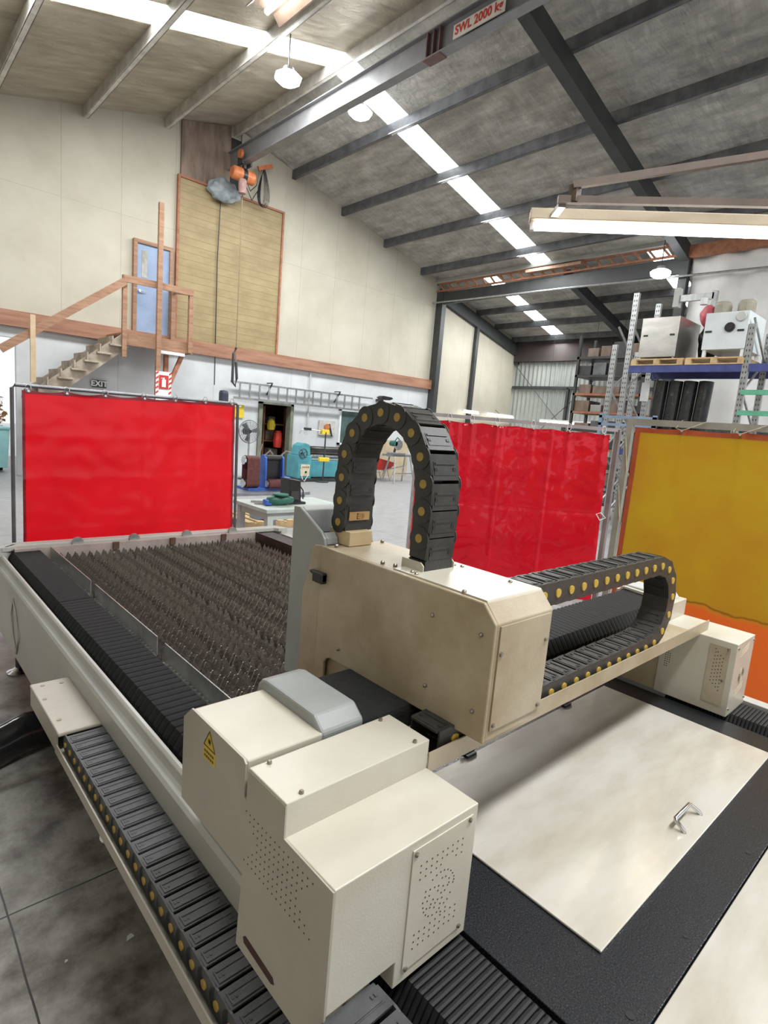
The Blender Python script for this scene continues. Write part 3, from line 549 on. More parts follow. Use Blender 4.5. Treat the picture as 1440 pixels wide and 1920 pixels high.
tag(MB().tube([(6.95, 14.38, 7.1), (6.93, 14.4, 5.5), (6.96, 14.4, 3.5), (6.95, 14.34, 2.4)], 0.012, 6).build('drop_cable', BLACK), 'thin dark cable hanging straight down across the slatted board', 'cable')
# high bay lights
def bay(x, y, z, label):
    t = thing('high_bay_light', (x, y, z), label, 'light')
    MB().lathe([(0.0, 0.18), (0.09, 0.17), (0.12, 0.085), (0, 0.085)], (x, y, z), n=24).build('reflector', GALV, t)
    MB().lathe([(0, -0.10), (0.15, -0.09), (0.235, -0.03), (0.25, 0.02), (0.17, 0.08), (0, 0.09)], (x, y, z), n=8).build('lens', LAMP, t)
    MB().cyl((x, y, z + 0.15), (x, y, roof_z(x) + 0.0), 0.012, 6).build('hanger', DSTEEL, t)
bay(5.97, 9.87, 7.72, 'lit round high bay light left of the grey monorail beam')
bay(7.82, 10.09, 7.95, 'lit round high bay light right of the grey monorail beam')
bay(14.6, 6.53, 5.93, 'lit round high bay light beside the dark column near the racks')
# ------------------------------------------------------------------ fluorescent fittings
dx, dy = 0.6288, -0.7775
def along(p, s, o=0.0, dz=0.0): return (p[0] + dx * s - dy * o, p[1] + dy * s + dx * o, p[2] + dz)
A = (3.74, 2.69, 3.30)
t = thing('fluorescent_batten', A, 'lit fluorescent batten light hanging low at the right', 'light')
MB().beam(along(A, -0.01, 0, 0.055), along(A, 1.72, 0, 0.055), 0.14, 0.075).build('batten', M('warm_batten', (0.62, 0.52, 0.38), (0.5, 0.4, 0.28), 3, 0.5), t, bevel=0.006)
MB().cyl(along(A, 0.03, 0, -0.01), along(A, 1.69, 0, -0.01), 0.034, 14).build('tube', TUBE, t, smooth=True)
for s_ in (0.0, 1.69): MB().beam(along(A, s_, 0, -0.01), along(A, s_ + 0.03, 0, -0.01), 0.05, 0.07).build('lamp_holder', WHITE, t)
BR = M('brown_support_steel', (0.13, 0.09, 0.065), (0.09, 0.06, 0.045), 5, 0.5)
t = thing('light_support_arm', (3.4, 2.3, 3.38), 'brown swivelling steel arm holding the hanging batten light', 'arm')
B1 = (3.56, 2.36, 3.345)
MB().beam(B1, (5.2, 0.49, 3.40), 0.04, 0.045).build('lower_bar', BR, t)
MB().beam((3.60, 2.28, 3.43), (5.25, 0.32, 3.90), 0.04, 0.045).build('upper_bar', BR, t)
MB().box(3.60, 3.66, 2.25, 2.31, 3.33, 3.44).build('pivot', BR, t)
MB().beam((3.62, 2.36, 3.33), (3.84, 2.58, 3.345), 0.05, 0.03).build('clip', GALV, t)
b = MB(); b.cyl((5.0, 0.62, 3.83), (5.0, 0.62, roof_z(5.0) - 0.02), 0.006, 5); b.build('suspension_wire', GALV, t)
t = thing('trough_light', (3.95, 6.4, 6.55), 'reflector trough light with a lit tube hung below the left roof slope', 'light')
b = MB(); b.prism([(3.60, 6.50), (3.70, 6.62), (4.00, 6.62), (4.10, 6.50), (4.08, 6.50), (3.99, 6.60), (3.71, 6.60), (3.62, 6.50)], 'y', 4.6, 7.02)
b.build('reflector', M('pinkish_reflector', (0.60, 0.50, 0.42), (0.45, 0.33, 0.26), 4, 0.4), t)
MB().cyl((3.86, 4.65, 6.54), (3.86, 6.95, 6.54), 0.035, 12).build('tube', EM('lit_trough_tube', (1, 0.96, 0.9), 12), t)
b = MB(); b.cyl((3.99, 5.0, 6.65), (3.99, 5.0, roof_z(3.99) - 0.02), 0.01, 5); b.cyl((3.99, 6.8, 6.65), (3.99, 6.8, roof_z(3.99) - 0.02), 0.01, 5); b.build('hanger', DSTEEL, t)
# ------------------------------------------------------------------ laser cutter: bed
bed = thing('laser_cutter_bed', (1.6, 2.0, 0), 'long grey and cream laser cutter bed with sawtooth slats and black bellows', 'machine')
YN, YF = -0.6, 4.24
MB().prism([(0.60, 0.30), (0.60, 0.69), (0.607, 0.705), (0.617, 0.70), (0.624, 0.712), (0.626, 0.742), (0.634, 0.752), (0.646, 0.748), (0.652, 0.70), (0.652, 0.30)], 'y', YN, 4.12).build('side_panel', BODY, bed, bevel=0.003)
b = MB(); b.prism([(0.60, 4.12), (0.70, YF), (2.66, YF), (2.72, 4.12), (2.66, 4.12), (2.62, 4.19), (0.73, 4.19), (0.66, 4.12)], 'z', 0.30, 0.80)
b.prism([(0.635, 4.115), (0.70, 4.19), (2.62, 4.19), (2.66, 4.115), (2.63, 4.115), (2.60, 4.15), (0.72, 4.15), (0.665, 4.115)], 'z', 0.77, 0.80); b.build('rear_plate', BODY, bed, bevel=0.003)
MB().box(0.70, 2.42, 4.10, 4.14, 0.62, 0.785).build('rear_inner_plate', M('pinkish_rear_steel', (0.50, 0.42, 0.38), (0.36, 0.29, 0.26), 6, 0.4, metal=0.2), bed)
MB().box(2.66, 2.72, YN, 4.12, 0.30, 0.75).build('side_panel', BODY, bed, bevel=0.003)
MB().box(0.652, 2.66, YN, 4.10, 0.30, 0.60).build('under_tray', DARK, bed)
MB().box(0.60, 2.72, YN - 0.02, YN, 0.3, 0.74).build('front_panel', BODY, bed)
MB().tube([(0.598, 3.562, 0.633), (0.597, 3.612, 0.53), (0.597, 3.57, 0.42), (0.597, 3.49, 0.345), (0.597, 3.42, 0.45), (0.597, 3.50, 0.58)], 0.006, 6, True).build('pressed_louvre', BODY, bed, smooth=True)
for x, y in ((0.70, 4.02), (0.72, 2.2), (0.72, 0.2), (2.6, 4.02), (2.6, 2.2), (2.6, 0.2)):
    q = MB().cyl((x, y, 0.0), (x, y, 0.3), 0.02, 10).build('levelling_foot', DSTEEL, bed)
    MB().lathe([(0, 0), (0.065, 0), (0.068, 0.012), (0.04, 0.025), (0.02, 0.04), (0, 0.04)], (x, y, 0), n=24).build('foot_pad', CHROME, q)
for x in (1.07, 1.44, 1.83, 2.21):
    MB().lathe([(0, -0.012), (0.035, -0.012), (0.035, 0.012), (0, 0.012)], (x, 4.145, 0.795), 'y', 16).build('lifting_tab', SILV, bed)
for x in (1.30, 1.70, 2.11): MB().box(x - 0.02, x + 0.02, 4.085, 4.10, 0.74, 0.79).build('rusty_block', M('rust_brown', (0.13, 0.07, 0.045), (0.07, 0.035, 0.02), 12, 0.7), bed)
# bellows
def bellows(prof, axis, a0, a1, pitch, amp, c, cap=True):
    """prof: closed-side polygon (2D) open at the bottom; c: centre used to shrink the valleys"""
    b = MB(); rings = []; a = a0
    def ring(av, k):
        pts = []
        for p in prof:
            dx_, dz_ = c[0] - p[0], c[1] - p[1]; L_ = math.hypot(dx_, dz_)
            pts.append((p[0] + dx_ / L_ * k, p[1] + dz_ / L_ * k))
        rings.append([{'x': (av, q[0], q[1]), 'y': (q[0], av, q[1])}[axis] for q in pts])
    n = int((a1 - a0) / pitch)
    for i in range(n):
        s = a0 + (a1 - a0) * i / n; p = (a1 - a0) / n
        ring(s, amp * 0.25); ring(s + p * 0.35, 0); ring(s + p * 0.68, 0.0); ring(s + p * 0.76, amp); ring(s + p * 0.9, amp)
    ring(a1, 0)
    m = len(prof); vs = [v for r_ in rings for v in r_]
    fs = [(i * m + k, i * m + k + 1, (i + 1) * m + k + 1, (i + 1) * m + k) for i in range(len(rings) - 1) for k in range(m - 1)]
    if cap: fs += [tuple(range(m)), tuple(range((len(rings) - 1) * m, len(rings) * m))]
    b.add(vs, fs); return b
PL = [(0.664, 0.66), (0.668, 0.73), (0.692, 0.768), (0.838, 0.770), (0.847, 0.76), (0.848, 0.66)]
bellows(PL, 'y', 1.09, 3.0, 0.040, 0.014, (0.757, 0.70)).build('left_bellows', BELLG, bed)
bellows(PL, 'y', 3.0, 4.13, 0.024, 0.008, (0.757, 0.70)).build('left_bellows', BELLG, bed)
bellows(PL, 'y', -0.5, 0.80, 0.013, 0.007, (0.757, 0.70)).build('left_bellows', BELL, bed)
PRR = [(x + 1.735, z) for x, z in PL]
bellows(PRR, 'y', 1.12, 4.12, 0.030, 0.010, (2.49, 0.70)).build('right_bellows', M('brown_dusty_bellows', (0.045, 0.03, 0.025), (0.025, 0.017, 0.014), 12, 0.6), bed)
bellows(PRR, 'y', -0.5, 0.80, 0.013, 0.007, (2.49, 0.70)).build('right_bellows', BELL, bed)
MB().box(2.385, 2.395, 1.3, 4.08, 0.66, 0.79).build('right_guard_rail', M('burnt_guard_steel', (0.09, 0.05, 0.045), (0.04, 0.025, 0.02), 6, 0.5, metal=0.4), bed)
# three galvanised guard angles along the left bellows
for ya, yb in ((3.24, 4.14), (2.30, 3.16), (1.30, 2.22)):
    b = MB(); b.box(0.900, 0.904, ya, yb, 0.70, 0.787); b.box(0.87, 0.904, ya, yb, 0.70, 0.704)
    y = ya + 0.01
    while y < yb - 0.02: b.box(0.893, 0.900, y, y + 0.012, 0.704, 0.712); y += 0.033
    b.build('guard_angle', SILV, bed)
MB().box(0.852, 0.872, 1.2, 4.12, 0.66, 0.71).build('rail_edge', SILV, bed)
# sawtooth slats
def slat_mesh(ph, x0=0.925, x1=2.375, p=0.044):
    pts = [(x0, 0.64)]; n = int((x1 - x0) / p)
    pts2 = []
    for i in range(n):
        x = x0 + p * i
        hh = 0.752 + random.uniform(-0.004, 0.002) - (0.010 if random.random() < 0.06 else 0)
        pts2 += [(x, 0.705), (x + p * 0.06, 0.705), (x + p * 0.46, hh), (x + p * 0.54, hh), (x + p * 0.94, 0.705)]
    b = MB(); t2 = 0.0017; vs = []; fs = []
    for i, (x, z) in enumerate(pts2):
        vs += [(x, -t2, 0.64), (x, -t2, z), (x, t2, z), (x, t2, 0.64)]
        if i:
            a = (i - 1) * 4; c_ = i * 4; fs += [(a, a + 1, c_ + 1, c_), (a + 1, a + 2, c_ + 2, c_ + 1), (a + 2, a + 3, c_ + 3, c_ + 2)]
    b.add(vs, fs); return b
protos = [slat_mesh(k).build('cutting_slat', SLAT, bed, local=True) for k in range(4)]
for o in protos:
    o.data.materials.append(EDGE)
    for q in o.data.polygons:
        if abs(q.normal.y) < 0.5: q.material_index = 1
y = 1.34; k = 0
while y < 4.075:
    o = protos[k] if k < 4 else protos[random.randrange(4)].copy()
    if k >= 4: COL.objects.link(o); o.parent = bed
    o.location = (-1.6 + random.uniform(-0.005, 0.005), y - 2.0, 0.0)
    o.rotation_euler = (random.uniform(-0.02, 0.02), 0, random.uniform(-0.0012, 0.0012)); y += 0.0485; k += 1
# front end of the bed: black plate, lid, next cream cover
MB().box(0.868, 2.385, 0.262, 1.30, 0.72, 0.75).build('black_top_plate', BLKF, bed, bevel=0.002)
each('bolt_hole', BLACK, bed, ((1.635, 0.287, 0.007), (1.23, 0.293, 0.004), (0.972, 0.292, 0.008)), lambda b, q: b.cyl((q[0], q[1], 0.7503), (q[0], q[1], 0.7512), q[2], 16))
lid = MB().box(1.046, 2.247, 0.385, 0.985, 0.7515, 0.757).build('hinged_lid', LIDM, bed, bevel=0.0015)
MB().tube([(1.563, 0.417, 0.756), (1.562, 0.419, 0.762), (1.556, 0.440, 0.783), (1.559, 0.442, 0.785), (1.657, 0.442, 0.785), (1.661, 0.440, 0.783), (1.681, 0.420, 0.762), (1.682, 0.417, 0.756)], 0.0056, 10).build('lid_handle', CHROME, lid, smooth=True)
for x in (1.366, 1.94):
    b = MB(); b.box(x - 0.022, x + 0.022, 0.972, 1.0, 0.757, 0.766); b.cyl((x - 0.03, 0.99, 0.766), (x + 0.03, 0.99, 0.766), 0.006, 8); b.build('hinge', BLACK, lid)
MB().box(0.90, 2.50, YN, 0.2585, 0.72, 0.752).build('front_cover_plate', LIDM, bed, bevel=0.002)
# cable-chain tray on the left side of the bed
b = MB(); b.box(0.465, 0.60, -0.5, 2.44, 0.536, 0.545); b.box(0.461, 0.465, -0.5, 2.06, 0.536, 0.572)
for y in (-0.2, 0.7, 1.5): b.prism([(0.465, 0.536), (0.60, 0.536), (0.60, 0.46)], 'y', y, y + 0.006)
b.build('chain_tray', CREAMG, bed)
q = MB().box(0.462, 0.603, 2.02, 2.455, 0.608, 0.622).build('chain_end_cover', CREAMG, bed, bevel=0.004)
b = MB(); b.box(0.463, 0.467, 2.04, 2.45, 0.54, 0.61); b.box(0.463, 0.60, 2.445, 2.45, 0.54, 0.61); b.build('cover_side', CREAMG, q)
each('screw', SCREW, q, ((0.482, 2.30), (0.487, 2.115), (0.50, 2.42), (0.565, 2.41)), lambda b, c: b.cyl((c[0], c[1], 0.622), (c[0], c[1], 0.6235), 0.008, 12))
# ------------------------------------------------------------------ gantry
g = thing('laser_gantry', (1.5, 0.85, 0.75), 'cream gantry bridging the laser cutter bed with end cabinets and black bellows', 'gantry')
# left cabinet
XL = 0.4935
out = [(1.103, 1.097), (1.066, 1.131), (0.846, 1.131), (0.838, 1.124), (0.838, 1.060), (0.829, 1.057), (0.828, 1.118), (0.705, 1.118), (0.705, 1.060), (0.569, 1.058), (0.569, 0.835), (0.580, 0.752), (0.842, 0.752), (0.832, 0.907), (1.103, 0.907)]
MB().prism(out, 'x', XL, XL + 0.004).build('side_plate', CREAMG, g)
b = MB(); b.prism([(1.103, 1.095), (1.066, 1.129), (0.838, 1.129), (0.838, 0.91), (1.10, 0.91)], 'x', XL + 0.004, 0.765); b.build('rear_housing', CREAM, g, bevel=0.003)
q = MB().box(XL + 0.001, 0.838, 0.7045, 0.827, 0.95, 1.1235).build('middle_cover', CREAM, g, bevel=0.002)
for x, y in ((0.53, 0.817), (0.53, 0.714), (0.804, 0.714), (0.803, 0.817)): MB().lathe([(0, 0), (0.0045, 0), (0.0045, 0.004), (0.003, 0.006), (0, 0.006)], (x, y, 1.1235), n=10).build('screw', SCREW, q)
MB().prism([(XL + 0.003, 1.0605), (0.838, 1.0605), (0.838, 0.785), (0.645, 0.785), (0.645, 0.838), (XL + 0.003, 0.838)], 'y', 0.569, 0.827).build('lower_housing', CREAM, g, bevel=0.002)
vb = MB()
for j in range(8):
    m_ = min(j, 7 - j)
    for k in range(m_, 16 - m_):
        y, z = 0.827 - 0.01385 * k, 1.038 - 0.0141 * j
        vb.cyl((XL - 0.0004, y, z), (XL + 0.002, y, z), 0.0016, 8)
vb.build('vent_holes', BLACK, g)
b = MB(); P_ = [(0.808, 0.794), (0.816, 0.786), (0.812, 0.776), (0.716, 0.772), (0.706, 0.778), (0.712, 0.788)]
b.prism(P_, 'x', XL - 0.0006, XL + 0.001); b.build('slot_hole', M('dark_red_slot', (0.06, 0.015, 0.012), (0.03, 0.01, 0.008), 9, 0.7), g)
LOGO = [(0.797,1.007),(0.797,0.994),(0.797,0.979),(0.783,1.008),(0.783,0.993),(0.782,0.98),(0.769,1.007),(0.77,0.994),(0.755,1.007),(0.755,0.994),(0.742,1.007),(0.742,0.994),(0.74,0.982),(0.728,1.007),(0.728,0.994),(0.728,0.981),(0.714,1.007),(0.714,0.993),(0.714,0.98),(0.7,1.008),(0.7,0.994),(0.7,0.98),(0.686,1.007),(0.686,0.994),(0.686,0.98),(0.752,0.965),(0.762,0.961),(0.771,0.954),(0.777,0.946),(0.782,0.937),(0.783,0.93),(0.781,0.925),(0.742,0.966),(0.731,0.965),(0.721,0.961),(0.748,0.951),(0.758,0.949),(0.768,0.94),(0.769,0.931),(0.74,0.939),(0.753,0.932),(0.766,0.927),(0.729,0.942),(0.717,0.944),(0.705,0.946),(0.739,0.93),(0.749,0.92),(0.759,0.92),(0.776,0.906),(0.716,0.932),(0.705,0.935),(0.728,0.918),(0.741,0.911),(0.753,0.908),(0.769,0.896),(0.7,0.926),(0.712,0.923),(0.723,0.911),(0.735,0.907),(0.749,0.898),(0.76,0.893),(0.702,0.915),(0.712,0.908),(0.721,0.905),(0.733,0.899),(0.748,0.889),(0.705,0.905),(0.711,0.896),(0.719,0.889),(0.73,0.885),(0.742,0.884),(0.753,0.879),(0.766,0.881),(0.795,0.87),(0.796,0.856),(0.795,0.844),(0.781,0.871),(0.781,0.856),(0.781,0.843),(0.766,0.872),(0.767,0.859),(0.767,0.845),(0.753,0.872),(0.753,0.858),(0.753,0.844),(0.74,0.871),(0.74,0.857),(0.74,0.843),(0.726,0.871),(0.726,0.857),(0.726,0.844),(0.712,0.87),(0.712,0.857),(0.711,0.844),(0.698,0.871),(0.698,0.857),(0.698,0.844),(0.685,0.871),(0.685,0.857),(0.684,0.844)]
q = MB().box(0.663, 0.823, 0.5665, 0.569, 0.808, 1.045).build('vent_panel', CREAM, g, bevel=0.0008)
b = MB()
for x, z in LOGO: b.cyl((x, 0.5661, z), (x, 0.568, z), 0.0016, 8)
b.build('vent_holes', BLACK, q)
for x, z in ((0.67, 1.037), (0.813, 1.038), (0.813, 0.814), (0.669, 0.814)): MB().lathe([(0, 0), (0.0045, 0), (0.0045, -0.003), (0, -0.005)], (x, 0.5665, z), 'y', 10).build('screw', SCREW, q)
# warning label
q = MB().prism([(0.980, 1.121), (1.003, 1.084), (1.006, 1.054), (0.952, 1.055), (0.953, 1.084)], 'x', XL - 0.0008, XL).build('warning_label', M('label_yellow', (0.62, 0.45, 0.04), (0.5, 0.36, 0.03), 20, 0.5), g)
b = MB(); T3 = [(0.980, 1.120), (1.003, 1.084), (0.9545, 1.084)]
for i in range(3):
    p, r_ = T3[i], T3[(i + 1) % 3]; b.beam((XL - 0.001, p[0], p[1]), (XL - 0.001, r_[0], r_[1]), 0.0025, 0.0006, (1, 0, 0))
b.cyl((XL - 0.0013, 0.979, 1.0985), (XL - 0.0005, 0.979, 1.0985), 0.0045, 12)
for k in range(8):
    a = k * math.pi / 4; b.beam((XL - 0.001, 0.979, 1.0985), (XL - 0.001, 0.979 + 0.0075 * math.cos(a), 1.0985 + 0.0075 * math.sin(a)), 0.001, 0.0006, (1, 0, 0))
for j in range(2):
    for k in range(5): b.box(XL - 0.0012, XL - 0.0006, 0.960 + 0.0085 * k, 0.966 + 0.0085 * k, 1.060 + j * 0.010, 1.065 + j * 0.010)
b.build('label_print', M('label_brown', (0.10, 0.06, 0.01), (0.08, 0.05, 0.01), 20, 0.6), q)
# grey hood on the left cabinet
b = MB(); b.prism([(0.836, 1.130), (0.870, 1.156), (1.055, 1.156), (1.075, 1.150), (1.088, 1.136), (1.093, 1.115), (1.093, 1.08), (0.836, 1.08)], 'x', 0.662, 0.772)
b.build('grey_hood', GREYP, g, bevel=0.006)
# right cabinet
MB().box(2.379, 2.590, 0.569, 0.838, 0.765, 1.053).build('right_housing', CREAM, g, bevel=0.002)
MB().box(2.385, 2.590, 0.838, 1.08, 0.765, 1.05).build('right_rear_housing', CREAMS, g, bevel=0.002)
MB().box(2.445, 2.590, 0.838, 1.08, 1.05, 1.124).build('right_upper_housing', CREAM, g, bevel=0.002)
b = MB(); b.prism([(0.86, 1.124), (0.88, 1.146), (1.05, 1.150), (1.075, 1.124)], 'x', 2.46, 2.575); b.build('grey_hood', GREYL, g, bevel=0.005)
HR = [(0.639,1.015),(0.637,1.002),(0.63,1.005),(0.638,0.987),(0.629,0.99),(0.619,0.994),(0.639,0.973),(0.63,0.976),(0.62,0.98),(0.609,0.986),(0.639,0.958),(0.63,0.962),(0.619,0.966),(0.61,0.971),(0.639,0.944),(0.629,0.948),(0.62,0.952),(0.61,0.956),(0.639,0.93),(0.629,0.934),(0.62,0.938),(0.61,0.942),(0.64,0.916),(0.63,0.92),(0.62,0.924),(0.61,0.929),(0.64,0.901),(0.63,0.905),(0.62,0.909),(0.61,0.914),(0.64,0.888),(0.63,0.892),(0.62,0.896),(0.61,0.9),(0.63,0.878),(0.62,0.881),(0.609,0.886),(0.619,0.868),(0.61,0.872),(0.609,0.857)]
q = MB().box(2.3765, 2.379, 0.590, 0.66, 0.80, 1.03).build('vent_panel', CREAMS, g)
b = MB()
for y, z in HR: b.cyl((2.3761, y, z), (2.378, y, z), 0.002, 8)
b.build('vent_holes', BLACK, q)
b = MB()
for j in range(9):
    for k in range(3 if 1 < j < 7 else 2): b.cyl((2.3785, 0.812 - 0.008 * k, 0.955 - 0.009 * j), (2.3805, 0.812 - 0.008 * k, 0.955 - 0.009 * j), 0.0022, 8)
b.build('vent_holes', BLACK, g)
b = MB()
for j in range(3):
    for k in range(4): b.tube([(2.485 + 0.03 * math.cos(a * math.pi / 8) * (0.4 + 0.2 * k), 0.5685, 0.98 - j * 0.07 + 0.03 * math.sin(a * math.pi / 8) * (0.4 + 0.2 * k)) for a in range(16)], 0.0008, 4, True) if j == 1 else b.beam((2.44, 0.5685, 0.99 - j * 0.08 + 0.008 * k), (2.53, 0.5685, 1.01 - j * 0.08 + 0.008 * k), 0.002, 0.001, (0, 1, 0))
b.build('pressed_vent_pattern', CREAMS, g)
for x, z in ((2.392, 1.035), (2.578, 1.035), (2.392, 0.795), (2.578, 0.795)): MB().lathe([(0, 0), (0.0045, 0), (0.0045, -0.003), (0, -0.006)], (x, 0.569, z), 'y', 10).build('screw', SCREW, g)
for y, z in ((0.596, 1.025), (0.60, 0.90)): MB().lathe([(0, 0), (0.0045, 0), (0.0045, -0.003), (0, -0.005)], (2.3765, y, z), 'x', 10).build('screw', SCREW, g)
# beam, bellows, tray
MB().box(0.765, 2.385, 0.875, 1.07, 0.93, 1.035).build('beam', DSTEEL, g, bevel=0.004)
PB = [(0.862, 1.03), (0.862, 1.085), (0.888, 1.122), (1.045, 1.130), (1.078, 1.09), (1.078, 1.03)]
bellows(PB, 'x', 0.94, 2.44, 0.026, 0.012, (0.97, 1.05)).build('beam_bellows', BELL, g)
MB().box(0.768, 0.96, 0.850, 1.085, 1.03, 1.112).build('black_end_block', M('black_foam', (0.018, 0.018, 0.018), (0.01, 0.01, 0.01), 40, 0.9, bump=0.5, bscale=200), g, bevel=0.012)
b = MB(); fr = [(0.855, 1.03), (0.855, 1.088), (0.884, 1.130), (1.048, 1.139), (1.088, 1.095), (1.088, 1.03)]
for i in range(5): b.beam((2.446, *fr[i]), (2.446, *fr[i + 1]), 0.008, 0.02, (1, 0, 0))
b.build('bellows_end_frame', CREAM, g)
b = MB(); b.box(0.838, 2.379, 0.703, 0.875, 1.050, 1.055); b.box(0.838, 2.46, 0.701, 0.7045, 1.050, 1.094); b.build('chain_tray', CREAMS, g)
MB().box(0.838, 2.379, 0.80, 0.875, 1.0, 1.05).build('tray_support', DARK, g)
# ------------------------------------------------------------------ head carriage
h = thing('cutting_head_carriage', (1.04, 0.93, 1.11), 'large soiled cream cover of the cutting head riding on the gantry', 'machine')
prof = [(0.640, 1.113), (0.640, 1.371), (0.674, 1.408), (1.232, 1.408), (1.232, 0.99), (1.190, 0.99), (1.190, 1.085), (1.180, 1.100), (1.165, 1.107), (0.886, 1.110)]
MB().prism(prof, 'x', 0.928, 0.938).build('side_plate', CREAMS, h, bevel=0.003)
MB().prism([(0.642, 1.114), (0.642, 1.370), (0.675, 1.407), (1.225, 1.407), (1.225, 1.112)], 'x', 0.9395, 1.145).build('cover', CREAMS, h, bevel=0.002)
MB().prism([(0.675, 1.407), (0.96, 1.407), (0.96, 1.4105), (0.678, 1.4105)], 'x', 0.942, 1.143).build('top_plate', CREAM, h)
q = MB().box(0.948, 1.134, 0.6385, 0.642, 1.135, 1.365).build('end_panel', CREAMS, h, bevel=0.0008)
for x, z in ((0.956, 1.305), (1.123, 1.305), (0.957, 1.148), (1.123, 1.148)): MB().lathe([(0, 0), (0.005, 0), (0.005, -0.004), (0, -0.006)], (x, 0.6385, z), 'y', 10).build('screw', SCREW, q)
for y, z in ((0.808, 1.341), (0.672, 1.341), (0.809, 1.175), (0.673, 1.173), (1.128, 1.147)): MB().lathe([(0, 0), (0.0048, 0), (0.0048, -0.004), (0.002, -0.007), (0, -0.007)], (0.928, y, z), 'x', 10).build('screw', SCREW, h)
for x, y in ((0.953, 1.011), (0.962, 0.975), (0.957, 0.910), (0.952, 0.892), (0.946, 0.742), (1.115, 0.743), (1.112, 0.914), (1.119, 0.893), (0.957, 1.205), (1.127, 1.205)): MB().lathe([(0, 0), (0.0055, 0), (0.0055, 0.005), (0.003, 0.008), (0, 0.008)], (x, y, 1.408), n=10).build('screw', SCREW, h)
b = MB(); b.prism([(1.234, 1.408), (1.270, 1.404), (1.281, 1.392), (1.300, 1.30), (1.318, 1.262), (1.314, 1.0), (1.234, 0.99)], 'x', 0.932, 1.12); b.build('rear_strip', CREAMS, h, bevel=0.003)
b = MB(); gp = [(1.392, 1.494), (1.362, 1.496), (1.250, 1.440), (1.236, 1.425), (1.232, 1.408), (1.232, 1.0), (1.395, 0.98)]
b.prism(gp, 'x', 0.937, 0.947); b.prism(gp, 'x', 1.105, 1.115); b.prism([(1.392, 1.494), (1.362, 1.496), (1.345, 1.488), (1.345, 0.99), (1.395, 0.98)], 'x', 0.947, 1.105)
b.prism([(1.250, 1.440), (1.236, 1.425), (1.232, 1.408), (1.245, 1.408), (1.262, 1.436)], 'x', 0.947, 0.985)
b.build('grey_head_hood', GREYP, h, bevel=0.003)
MB().box(0.99, 1.105, 1.25, 1.345, 1.40, 1.42).build('hood_cavity', DARK, h)
MB().cyl((1.12, 1.30, 1.38), (1.12, 1.30, 1.425), 0.028, 18).build('head_cap', CREAMG, h, bevel=0.003)
MB().box(0.990, 1.073, 1.191, 1.282, 1.408, 1.449).build('chain_mount_block', M('tan_cover', (0.62, 0.49, 0.30), (0.5, 0.37, 0.2), 5, 0.4), h, bevel=0.002)
for x in (0.980, 1.090): MB().prism([(0.898, 1.408), (0.898, 1.424), (0.908, 1.432), (0.972, 1.432), (0.972, 1.408)], 'x', x, x + 0.003).build('chain_bracket', CREAM, h)
b = MB(); b.prism([(1.200, 1.312), (1.262, 1.330), (1.262, 1.336), (1.200, 1.338)], 'x', 0.912, 0.928); b.box(0.910, 0.930, 1.200, 1.245, 1.308, 1.336); b.build('latch', BLACK, h, bevel=0.003)
b = MB(); b.box(0.945, 0.99, 1.08, 1.20, 0.98, 1.106); b.build('lower_leg', CREAMS, h)
# ------------------------------------------------------------------ drag chains
def link_mesh(p, w, hh, mat, discs=True):
    b = MB(); t = 0.0045
    for s_ in (-1, 1):
        y = s_ * (w / 2 - t / 2)
        arc = [(hh * math.cos(a), hh * math.sin(a)) for a in [math.pi / 2 + math.pi * k / 10 for k in range(11)]]
        poly = arc + [(p * 0.80, -hh * 0.94), (p * 0.80, hh * 0.94)]
        b.prism(poly, 'y', y - t / 2, y + t / 2)
        if discs:
            y2 = s_ * (w / 2 + 0.001)
            b.prism([(hh * 1.06 * math.cos(a * math.pi / 12), hh * 1.06 * math.sin(a * math.pi / 12)) for a in range(24)], 'y', y2 - 0.0012, y2 + 0.0012)
    for s_ in (-1, 1):
        z = s_ * (hh - 0.003)
        b.box(-p * 0.04 if discs else p * 0.06, p * (1.0 if discs else 0.90), -w / 2 + t, w / 2 - t, z - 0.0025, z + 0.0025)
        for yy in (-1, 1):
            for q in (0.30, 0.36): b.box(p * 0.50, p * 0.62, yy * w * q - 0.0022, yy * w * q + 0.0022, s_ * (hh + 0.0008) - 0.001, s_ * (hh + 0.0025))
        z2 = s_ * (hh - 0.0003)
        b.box(p * 0.26, p * 0.80, -w / 2 + t + 0.006, w / 2 - t - 0.006, z2 - 0.001, z2 + 0.0018)
        b.box(p * 0.30, p * 0.38, -w / 2 + t + 0.010, w / 2 - t - 0.010, z2, z2 + s_ * 0.0032)
    return b
def chain(name, label, pts, wv, w, hh, mat, pinm, group=None, discs=True, pin_r=0.4, sides=(-1, 1)):
    root = thing(name, pts[0], label, 'cable chain'); wv = Vector(wv)
    proto = None; P = [Vector(p) for p in pts]; pl = (P[1] - P[0]).length
    for i in range(len(P) - 1):
        X = (P[i + 1] - P[i]).normalized(); Z = X.cross(wv).normalized()
        m = Matrix((X, wv, Z)).transposed().to_4x4(); m.translation = P[i] - P[0]
        if proto is None:
            o = link_mesh(pl, w, hh, mat, discs).build('chain_link', mat, root, local=True); proto = o
            c = MB()
            for s_ in sides: c.cyl((0, s_ * (w / 2), 0), (0, s_ * (w / 2 + 0.0035), 0), hh * pin_r, 14)
            c = c.build('pin_cap', pinm, o, local=True)
        else:
            o = proto.copy(); COL.objects.link(o); o.parent = root
            for ch in proto.children:
                c = ch.copy(); COL.objects.link(c); c.parent = o
        o.matrix_local = m
    return root
